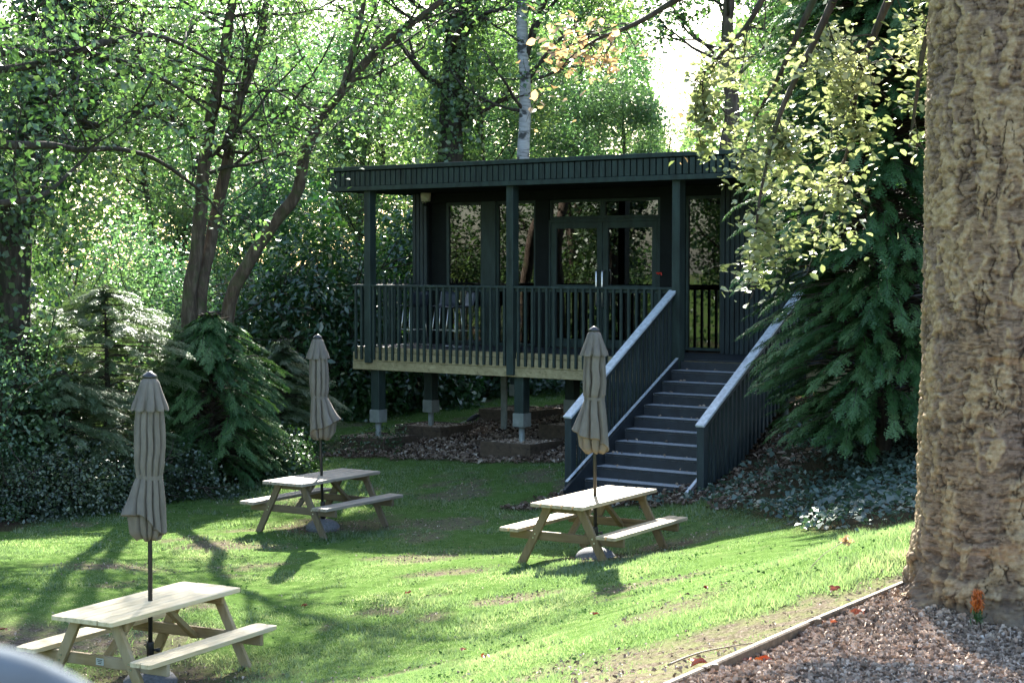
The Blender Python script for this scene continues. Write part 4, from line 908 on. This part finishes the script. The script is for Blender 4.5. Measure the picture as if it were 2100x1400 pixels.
def conifer(name, c, rx, ry, h, z0, n, L, mat, seed, label, droop=.25, outd=1.0, shape=None, nb=8, sub=4, w=.03, cat='conifer', base=0.15, topr=.05):
    g = gz1(c[0], c[1]); e = tree_root(name, (c[0], c[1], g), label, cat); rng = np.random.default_rng(seed); Lw = np.array(e.location)
    m = MB(); m.tube([(0, 0, -.1), (.03, .02, h * .5), (0, 0, h * .96)], [.05 * h / 7 + .05, .04 * h / 7 + .03, .01], 9); m.build('trunk', M_BARKD, e, True)
    T = [spray_template(rng, L, nb, sub, w) for _ in range(8)]; V = []; tint = []; mb = MB(); per = 9
    for k in range(n // per):
        t = rng.random() ** .85; z = z0 + (h - z0) * t; a = rng.uniform(0, 2 * math.pi)
        pr = shape(t) if shape else np.interp(t, [0, .12, .35, .7, 1], [.72, .95, 1, .62, topr]); lum = 1 + (.75 if w > .024 else 1.0) * (fbm(np.array([math.cos(a) * 1.7 + seed, math.sin(a) * 1.7, z * .9]), seed, 3) - .5) * 1.6
        deep = rng.random() ** 2 * .4; r = pr * lum * (1 - deep); o = np.array([math.cos(a) * rx, math.sin(a) * ry, 0]); hd = unit(o + rng.normal(size=3) * .25 * [1, 1, 0]); sd = np.array([-hd[1], hd[0], 0])
        tip = o * r + [0, 0, z]; bl = min(L * 2.6, .8 * r * rx + .2); bt = np.clip(.42 + .7 * (lum - .85) + rng.normal() * .24, 0, 1)
        arc = lambda u: tip - hd * bl * (1 - u) + np.array([0, 0, .0 + droop * bl * (1 - u ** 2) * .8])
        for q_ in range(per):
            u = 1 - (q_ / per) ** 1.2 * .85; p = arc(u); sg = (0 if q_ == 0 else (-1) ** q_); ang = sg * rng.uniform(.15, .7); d = unit(hd * math.cos(ang) + sd * math.sin(ang) + [0, 0, -droop * (.35 + 1.0 * u) * rng.uniform(.6, 1.2)] + rng.normal(size=3) * .10)
            nrm = unit(np.array([0, 0, 1.]) + hd * .45 + sd * sg * .25 + rng.normal(size=3) * .16); y = unit(np.cross(nrm, d)); nrm = np.cross(d, y); s = rng.uniform(.55, 1.1) * (.75 + .25 * u); q = T[rng.integers(8)] * s; Mx = np.stack([d, y, nrm], 1)
            V.append((q.reshape(-1, 3) @ Mx.T) + p - d * L * s * .3); tint.append(np.clip(bt + rng.normal(size=len(q)) * .06, 0, 1))
        mb.tube([[0, 0, z + .1], arc(0), arc(.5), arc(1)], np.array([.016, .012, .008, .003]) * (1 if w > .024 else .45), 4, False)
    mb.build('branches', M_BARKD, e, True)
    V = np.concatenate(V); mesh_np('crown', V, np.arange(len(V)).reshape(-1, 4), mat, e, True, {'tint': ('FACE', np.concatenate(tint))})
    return e
conifer('cypress_tree', at(1815, 23.4), 2.02, 1.85, 8.6, .2, 17500, .36, L_CYP, 91, w=.027, nb=8, sub=3, droop=.34, label='large dark green cypress with drooping sprays hiding the pavilion right end', shape=lambda t: np.interp(t, [0, .08, .22, .42, .6, .8, 1], [.85, .97, 1.0, .98, .85, .6, .15]), cat='tree')
conifer('cypress_bush', at(430, 28.6), 1.25, 1.1, 2.8, .1, 4000, .34, L_CYP, 92, 'bushy green young cypress behind the nearest parasol, at the foot of the twin stems', w=.0245, nb=7, sub=3, droop=.35, shape=lambda t: np.interp(t, [0, .2, .5, .75, .92, 1], [.8, 1, 1, .8, .45, .15]))
conifer('feathery_conifer', at(215, 28.4), 1.75, 1.2, 3.3, .3, 2700, .42, L_FEATH, 93, 'pale feathery conifer with bright tips left of the nearest parasol', droop=.12, w=.018, nb=8, sub=3, shape=FSH)
conifer('feathery_conifer', at(40, 29.5), 1.7, 1.2, 3.0, .2, 2700, .42, L_FEATH, 94, 'pale feathery conifer low at the left edge under the ivy-clad tree', droop=.12, w=.018, nb=8, sub=3, shape=FSH)
conifer('feathery_conifer', at(125, 27.1), 1.5, .9, 2.0, .2, 1900, .4, L_FEATH, 96, 'low spreading feathery bush with grey-green tips above the brambles', droop=.12, w=.018, nb=8, sub=3, shape=FSH)
conifer('feathery_conifer', at(575, 32.8), 1.1, .9, 2.0, .1, 1500, .36, L_FEATH, 95, 'small feathery conifer right of the green cypress bush', droop=.15, w=.018, nb=8, sub=3)
# ------------------------------------------------------------------ ground cover
def cover(name, n, reg, leaf, mat, seed, hmax=.25, asp=.75):
    rng = np.random.default_rng(seed); x0, x1, y0, y1 = reg; x = rng.uniform(x0, x1, n); y = rng.uniform(y0, y1, n); k = GC[name](x, y, rng); x, y = x[k], y[k]
    hh = hmax * (.25 + 1.3 * n2(x, y, 1.5, seed, 3) ** 1.5); C = np.stack([x, y, gz(x, y) + hh * rng.random(len(x)) ** .5], 1)
    o = foliage(name, C, leaf, mat, None, clump_tint(C, 1.0, seed), rng=rng, asp=asp, up=1.4); o['kind'] = 'stuff'
def _mul(x, y): return masks(x, y)[0]
def _left(x, y, rng): u, n = to_un(x, y); return (_mul(x, y) > .5) & (rng.random(len(x)) < .9)
def _back(x, y, rng): u, n = to_un(x, y); return (y > 38.5 + .6 * n2(x, y, .8, 3)) & ((u < -.3) | (n > 5.5)) & (rng.random(len(x)) < .35 + n2(x, y, .9, 8))
def _right(x, y, rng):
    u, n = to_un(x, y); return (_mul(x, y) > .45) & (side(x, y, RIDGE) < -.6) & (n < -.4) & ((u > 9.6) | (n < -3.3)) & (rng.random(len(x)) < .25 + .9 * sstep(.3, .6, n2(x, y, .8, 4)))
GC = {'ivy_undergrowth': _left, 'ivy_carpet': _back, 'bramble_groundcover': _right}
cover('ivy_undergrowth', 42000, (-12, -2.0, 21, 35), .056, L_IVY, 101, .4)
cover('ivy_carpet', 15000, (-6, 4, 38, 44), .11, L_GROUND, 102, .5)
cover('bramble_groundcover', 26000, (1.2, 7.5, 13.8, 27), .075, L_GROUND, 103, .28)
# trees left of the view, seen only as reflections in the pavilion glass
for (x, y, k, s, lab) in [(-15, 26, 0, 1, 'tree left of the view, mirrored in the balcony windows'), (-17, 20, 1, 1.05, 'mid green tree left of the view, mirrored in the door glass'), (-15.5, 14.5, 2, 1, 'cool green tree left of the lawn, mirrored in the glass by the steps'), (-22, 24, 2, 1.2, 'farther tree left of the view, dark behind the mirrored ones'), (-23, 16, 0, 1.2, 'farthest mirrored tree left of the lawn'), (-17.5, 30.5, 1, 1.1, 'tree left of the view, mirrored in the leftmost window'), (-25, 29.5, 0, 1.3, 'tree left of the view, behind the leftmost mirrored one')]:
    o = copy_tree(protos[k]); o.location = (x, y, gz1(x, y)); o['label'] = lab; o.scale = (s, s, s); o.rotation_euler.z = x
def far_wood():
    rng = np.random.default_rng(105); n = 150000; x = rng.uniform(-36, 36, n); y = rng.uniform(60, 72, n); k = np.arange(n) > 130000; x[k] = rng.uniform(-40, -32, k.sum()); y[k] = rng.uniform(-5, 60, k.sum()); top = 6.5 + 6 * n2(x, np.where(k, y, 0), .18, 6, 3)
    top = np.where(~k, top * (1 - .5 * np.exp(-((x / y - .094) / .016) ** 2)), top); C = np.stack([x, y, gz(x, y) + rng.random(n) * top], 1); o = foliage('far_undergrowth', C, .28, L_MID, None, clump_tint(C, .4, 6), rng=rng, up=.6); o['kind'] = 'stuff'
far_wood()
# ------------------------------------------------------------------ big tree at the right: ridged trunk, boughs and hanging leaves
def big_tree():
    cx, cy, r0 = 2.985, 10.35, .50; g = gz1(cx, cy); e = empty('beech_tree', (cx, cy, g), 0, 'massive tree with pale ridged bark at the right edge, yellowing leaves hanging from its boughs', 'tree')
    nA, nZ = 620, 900; H = 7.2; th = np.arange(nA + 1) * 2 * math.pi / nA; z = np.linspace(-.25, H, nZ); A, Z = np.meshgrid(th, z)
    flare = .12 * np.exp(-np.maximum(Z, -.2) / .2) + .03 * np.exp(-np.maximum(Z, 0) / .9); root = .5 + .5 * np.cos(A * 5 + 1.0 + .8 * np.sin(A * 2)); root = root ** 1.6
    base = r0 - .012 * Z + flare * (.45 + .85 * root)
    px, py = np.cos(A) * r0, np.sin(A) * r0; p = np.stack([px, py, Z], -1)
    wx = fbm(p * 3.0 + 3, 11, 3) - .5; wy = fbm(p * 3.0 + 9, 12, 3) - .5
    rough = fbm(p * 52, 46, 3) - .5; w2 = fbm(p * 13, 48, 3) - .5; w3 = fbm(p * 12 + 7, 49, 3) - .5
    qa = np.stack([px * 15 + wx * 4 + w2 * 1.4, py * 15 + wy * 4 + w3 * 1.4, Z * 2.0 + w2 * 1.3], -1); lump = fbm(qa, 50, 3)
    cords = sstep(.44, .60, lump + .16 * rough) * sstep(.30, .46, fbm(np.stack([px * 9, py * 9, Z * 10 + wx * 4 + w2 * 3], -1), 51, 3) + .12 * rough)
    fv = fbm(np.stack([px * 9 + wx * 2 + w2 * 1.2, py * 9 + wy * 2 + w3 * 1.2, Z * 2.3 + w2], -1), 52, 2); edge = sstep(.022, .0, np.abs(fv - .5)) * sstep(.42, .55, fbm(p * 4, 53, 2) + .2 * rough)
    knob = fbm(p * 44, 16, 3); fine = fbm(np.stack([px * 12, py * 12, Z * 85 + wx * 8], -1), 17, 3)
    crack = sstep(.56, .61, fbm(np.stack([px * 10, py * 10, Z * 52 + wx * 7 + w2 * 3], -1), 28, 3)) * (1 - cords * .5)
    scar = sstep(.70, .74, fbm(np.stack([px * 1.2, py * 1.2, Z * 7.5 + wx * .6], -1), 18, 2)) * 1.0
    low = np.exp(-np.maximum(Z, 0) / .28); lumpy = fbm(p * np.array([6, 6, 7.5]) + wx[..., None] * 2, 20, 3)
    disp = .012 * cords + .014 * cords * (knob - .4) + .014 * rough + .014 * (fine - .5) - .011 * crack - .02 * edge + .016 * (fbm(p * 2.1, 19, 3) - .5) - .008 * scar + low * .26 * (lumpy - .5)
    Rr = base + disp; Rr[:, -1] = Rr[:, 0]; Gd = np.stack([Rr * np.cos(A), Rr * np.sin(A), Z], -1); m = MB(); m.grid(Gd)
    mt, nt, b, _ = new_mat('ridged_pale_bark'); at_ = lambda k: (lambda a: (setattr(a, 'attribute_name', k), a.outputs['Fac'])[1])(nt.nodes.new('ShaderNodeAttribute'))
    v = coords(nt, 'Object', (18, 18, 70)); f = nz(nt, 1.0, 5, .7, v, .3); v3 = coords(nt, 'Object', (3, 3, 2)); k3 = nz(nt, 1, 4, .6, v3)
    flat = ramp(nt, f, [(.3, (.085, .055, .035)), (.5, (.205, .142, .088)), (.7, (.3, .22, .14))]); flat = mixc(nt, ramp(nt, k3, [(.45, (0, 0, 0)), (.7, (.6, .6, .6))]), flat, (.2, .15, .13))
    cord = ramp(nt, nz(nt, 24, 4, .6, coords(nt)), [(.3, (.18, .122, .066)), (.5, (.31, .228, .128)), (.75, (.42, .335, .21))])
    c = mixc(nt, at_('cord'), flat, cord); c = mixc(nt, at_('fissure_shade'), c, (.055, .038, .026)); c = mixc(nt, at_('scar'), c, (.32, .18, .085)); c = mixc(nt, at_('root'), c, (.1, .08, .065))  # fissures: dark inner bark and dirt, with crevice shade painted into the colour
    nt.links.new(c, b.inputs['Base Color']); b.inputs['Roughness'].default_value = .92; b.inputs['Specular IOR Level'].default_value = .15; bump(nt, b, f, .8, .012)
    m.build('trunk', mt, e, True, {'fissure_shade': ('POINT', (edge * .95 + crack * .5 + .45 * sstep(.1, -.12, rough) * sstep(.5, .4, lump)).clip(0, .92).ravel()), 'cord': ('POINT', (cords * 1.15).clip(0, 1).ravel()), 'scar': ('POINT', (scar * sstep(.45, .6, fine + .1)).ravel() * .5), 'root': ('POINT', (low * .8 * sstep(.62, .42, lumpy + .1 * rough)).ravel())})
    L = np.array(e.location); rng = np.random.default_rng(201)
    T0 = np.array([cx, cy, g + 6.4])
    # boughs leave the trunk above the frame and droop into view
    boughs = [([T0, P(1930, -560, 11.0), P(1800, -260, 11.3), P(1700, 20, 11.5), P(1620, 190, 11.6), P(1570, 340, 11.7), P(1545, 470, 11.7), P(1542, 560, 11.7)], [.10, .07, .045, .026, .018, .012, .008, .005]),
              ([T0 + [0, .1, .2], P(2000, -500, 11.6), P(1900, -180, 11.8), P(1800, 60, 12), P(1755, 180, 12), P(1740, 290, 12.1), P(1715, 400, 12.1)], [.09, .06, .04, .025, .018, .012, .006]),
              ([T0 + [0, .0, .4], P(1800, -520, 11.6), P(1600, -260, 12), P(1470, -60, 12.3), P(1340, 30, 12.5), P(1230, 80, 12.6), P(1165, 130, 12.7)], [.1, .07, .05, .032, .02, .012, .006]),
              ([T0 + [.1, .1, .1], P(2040, -420, 11.2), P(1960, -160, 11.6), P(1905, 60, 11.8), P(1880, 190, 11.8), P(1862, 300, 11.8)], [.07, .05, .035, .022, .014, .006]),
              ([T0 + [0, .2, .5], P(1850, -600, 12.4), P(1700, -300, 12.8), P(1600, -80, 13), P(1520, 60, 13), P(1460, 130, 13.1), P(1420, 170, 13.1)], [.09, .06, .045, .03, .02, .012, .006]),
              ([T0 + [0, .1, .3], P(1900, -560, 12), P(1780, -240, 12.2), P(1660, 20, 12.3), P(1600, 150, 12.4), P(1550, 240, 12.5), P(1520, 320, 12.5)], [.09, .06, .04, .024, .016, .01, .005])]
    Qs = stems_mesh(boughs, e, M_BARKD, 'bough', 8)
    mb = MB(); an = []
    dens = [12, 22, 16, 11, 18, 8]
    for bi, ((q, r), nb) in enumerate(zip(Qs, dens)):
        for k in range(nb):
            t = rng.uniform(.36, 1) * 39; i = int(min(t, 38)); d = unit(q[i + 1] - q[i]) * .5 + rng.normal(size=3) * .6 + [0, 0, -.25]
            grow(mb, an, q[i] - L, d, rng.uniform(.12, .34) * (1.5 if bi in (1, 2, 4) else 1), .006, 1, rng, 5, .3, -.15, (2, 4), (.4, .7), 1.0, 5)
        an += [p - L for p in q[26:]]
    mb.build('branch', M_BARKD, e, True)
    an = np.array(an); n = 5400; wgt = sstep(.38, .60, fbm((an + L) * 2.4, 61, 2)) + .12; wgt = np.where((an + L)[:, 0] / (an + L)[:, 1] < .1, .14, wgt); C = an[rng.choice(len(an), n, p=wgt / wgt.sum())] + rng.normal(size=(n, 3)) * np.where((rng.random(n) < .5)[:, None], [.05, .05, .045], [.1, .1, .07])
    W = C + L; pxx = 1050 + FPX * W[:, 0] / W[:, 1]; cop = (W[:, 0] / W[:, 1] < .085 + .02 * rng.random(n)) & (rng.random(n) < .8)
    foliage('leaves', C[~cop], .056, L_BEECH, e, clump_tint(C[~cop] + L, 2.5, 5, .4), rng=rng, asp=.78, up=1.3, six=True, droop=.15, fold=.1)
    foliage('leaves', C[cop], .07, L_COPPER, e, None, rng=rng, asp=.72, up=1.1, six=True, droop=.2, fold=.12)
big_tree()
# bare hooked twigs, grass stalk, seed spike, dead sticks, fallen red leaves
M_DEAD = plain('dead_twig', (.25, .19, .13), .8, .3, 20)
def stalk():
    p = PG(1650, 1180, 9, 14); e = empty('seed_stalk', p, 0, 'thin leaning dry stalk with a pinkish seed head on the grassy bank', 'plant'); L = np.array(e.location)
    h = P(1735, 1108, p[1] + .1); m = MB(); q = smooth_path([p, p * .5 + h * .5 + [-.02, 0, .02], h], 16); m.tube(q - L, .003, 5); m.build('stem', M_DEAD, e, True)
    rng = np.random.default_rng(3); C = (h - L) + rng.normal(size=(60, 3)) * .016; foliage('seed_head', C, .03, L_COPPER, e, rng=rng)
stalk()
def spike():
    p = PG(2015, 1308, 7.5, 10.5); e = empty('dead_sprig', p, R(0), 'upright rusty orange conifer sprig standing at the foot of the big trunk', 'plant'); rng = np.random.default_rng(4)
    m = MB(); m.tube([(0, 0, 0), (-.02, 0, .12), (-.035, 0, .26)], .004, 6); m.build('stem', M_BARKD, e, True)
    z = rng.uniform(.1, .27, 260); C = np.stack([-.03 + rng.normal(size=260) * .014, rng.normal(size=260) * .014, z], 1); N = unit(rng.normal(size=(260, 3))); T = np.stack([rng.normal(size=260) * .35, rng.normal(size=260) * .35, np.ones(260)], 1)
    V, F = leaf_arrays(C, N, T, .055, .009); k = z > .16
    mesh_np('rusty_needles', V.reshape(-1, 4, 3)[k].reshape(-1, 3), np.arange(4 * k.sum()).reshape(-1, 4), leafmat('rusty_needles', (.3, .07, .01), (.5, .13, .02), (.6, .2, .05), .4, .04), e, False, {'tint': ('FACE', rng.random(k.sum()))})
    mesh_np('green_needles', V.reshape(-1, 4, 3)[~k].reshape(-1, 3), np.arange(4 * (~k).sum()).reshape(-1, 4), L_CYP, e, False, {'tint': ('FACE', rng.random((~k).sum()))})
spike()
L_RED = leafmat('red_fallen_leaf', (.16, .02, .012), (.22, .035, .02), (.28, .07, .035), .15, .05)
def red_leaf(px, py, s, label, seed):
    p = PG(px, py, 6, 40); rng = np.random.default_rng(seed); n = 3
    N = unit(np.array([[0, -.15, 1]]) + rng.normal(size=(n, 3)) * .35); C = rng.normal(size=(n, 3)) * [s * .4, s * .3, 0] + [0, 0, .02 + s * .1]
    V, F = leaf_arrays(C, N, rng.normal(size=(n, 3)), s, s * .6, True, .35)
    o = mesh_np('fallen_leaf', V, F, L_RED, None, True, {'tint': ('FACE', rng.random(len(F)))}); o.location = Vector([float(c) for c in p]) + Vector((0, 0, .015)); tag(o, label, 'leaf', 'red fallen leaves')
for i, a in enumerate([(1758, 1272, .1, 'large curled red fallen leaf beside the edging board'), (1715, 1292, .07, 'smaller red fallen leaf just left of the large curled one by the edging'), (1545, 1372, .09, 'rusty red fallen leaf at the inner side of the edging near the frame bottom'), (1712, 1218, .06, 'red fallen leaf on the trodden strip behind the edging'), (1425, 1376, .08, 'brownish red fallen leaf on the bare strip by the frame bottom'),
                       (1448, 1215, .05, 'orange fallen leaf on the bright grassy bank'), (995, 1356, .05, 'bright red fallen leaf low on the lawn in the middle'), (834, 1222, .05, 'orange red fallen leaf in the centre of the lawn'), (6, 1298, .06, 'red fallen leaf at the left edge beside the nearest table'), (628, 1248, .05, 'dark red fallen leaf on the lawn right of the nearest table'), (1218, 1268, .06, 'red fallen leaf where the lawn meets the bank'), (948, 1340, .05, 'orange fallen leaf left of the bright red one low on the lawn')]):
    red_leaf(*a, 300 + i)
def stick(a, b, r, label):
    A, Bv = PG(*a), PG(*b); L = A; q = smooth_path([A, A * .6 + Bv * .4 + [0, .03, .015], Bv], 14) - L; m = MB(); m.tube(q + [0, 0, r + .008], np.linspace(r, r * .5, 14), 7); o = m.build('fallen_stick', M_DEAD, None, True); o.location = Vector([float(c) for c in L]); tag(o, label, 'stick')
stick((1370, 1368), (1545, 1322), .007, 'long thin fallen stick on the bare strip beside the edging')
stick((1640, 1340), (1790, 1292), .006, 'fallen twig lying on the pale leaf litter')
stick((935, 990), (985, 982), .009, 'short fallen stick at the edge of the lawn') if False else None
# ------------------------------------------------------------------ sky, sun, camera
EL = R(31); AZ = R(0)
w = bpy.data.worlds.new('World'); scene.world = w; w.use_nodes = True; nt = w.node_tree; bg = nt.nodes['Background']
sky = nt.nodes.new('ShaderNodeTexSky'); sky.sky_type = 'NISHITA'; sky.sun_disc = False; sky.sun_elevation = EL; sky.sun_rotation = AZ; sky.air_density = 1.0; sky.dust_density = 1.6; sky.ozone_density = 1.0
nt.links.new(sky.outputs[0], bg.inputs[0]); bg.inputs[1].default_value = .09
s = bpy.data.lights.new('sun', 'SUN'); s.energy = 5.0; s.angle = R(.55); s.color = (1, .95, .86); so = bpy.data.objects.new('sun', s); COL.objects.link(so); so.rotation_euler = (-(math.pi / 2 - EL), 0, -AZ)
cam = bpy.data.cameras.new('camera'); co = bpy.data.objects.new('camera', cam); COL.objects.link(co); co.location = (0, 0, CAMZ); co.rotation_euler = (math.pi / 2 - TH, 0, 0)
cam.sensor_width = 36; cam.lens = FPX / 2100 * 36; cam.clip_end = 2000; cam.clip_start = .05; cam.dof.use_dof = True; cam.dof.focus_distance = 20; cam.dof.aperture_fstop = 8
scene.camera = co
vs = scene.view_settings; vs.view_transform = 'Standard'; vs.look = 'None'; vs.exposure = 2.8; vs.gamma = 1
cy = scene.cycles; cy.use_denoising = True; cy.max_bounces = 7; cy.diffuse_bounces = 3; cy.glossy_bounces = 3; cy.transmission_bounces = 5; cy.transparent_max_bounces = 8; cy.caustics_reflective = False; cy.caustics_refractive = False; cy.sample_clamp_indirect = 6
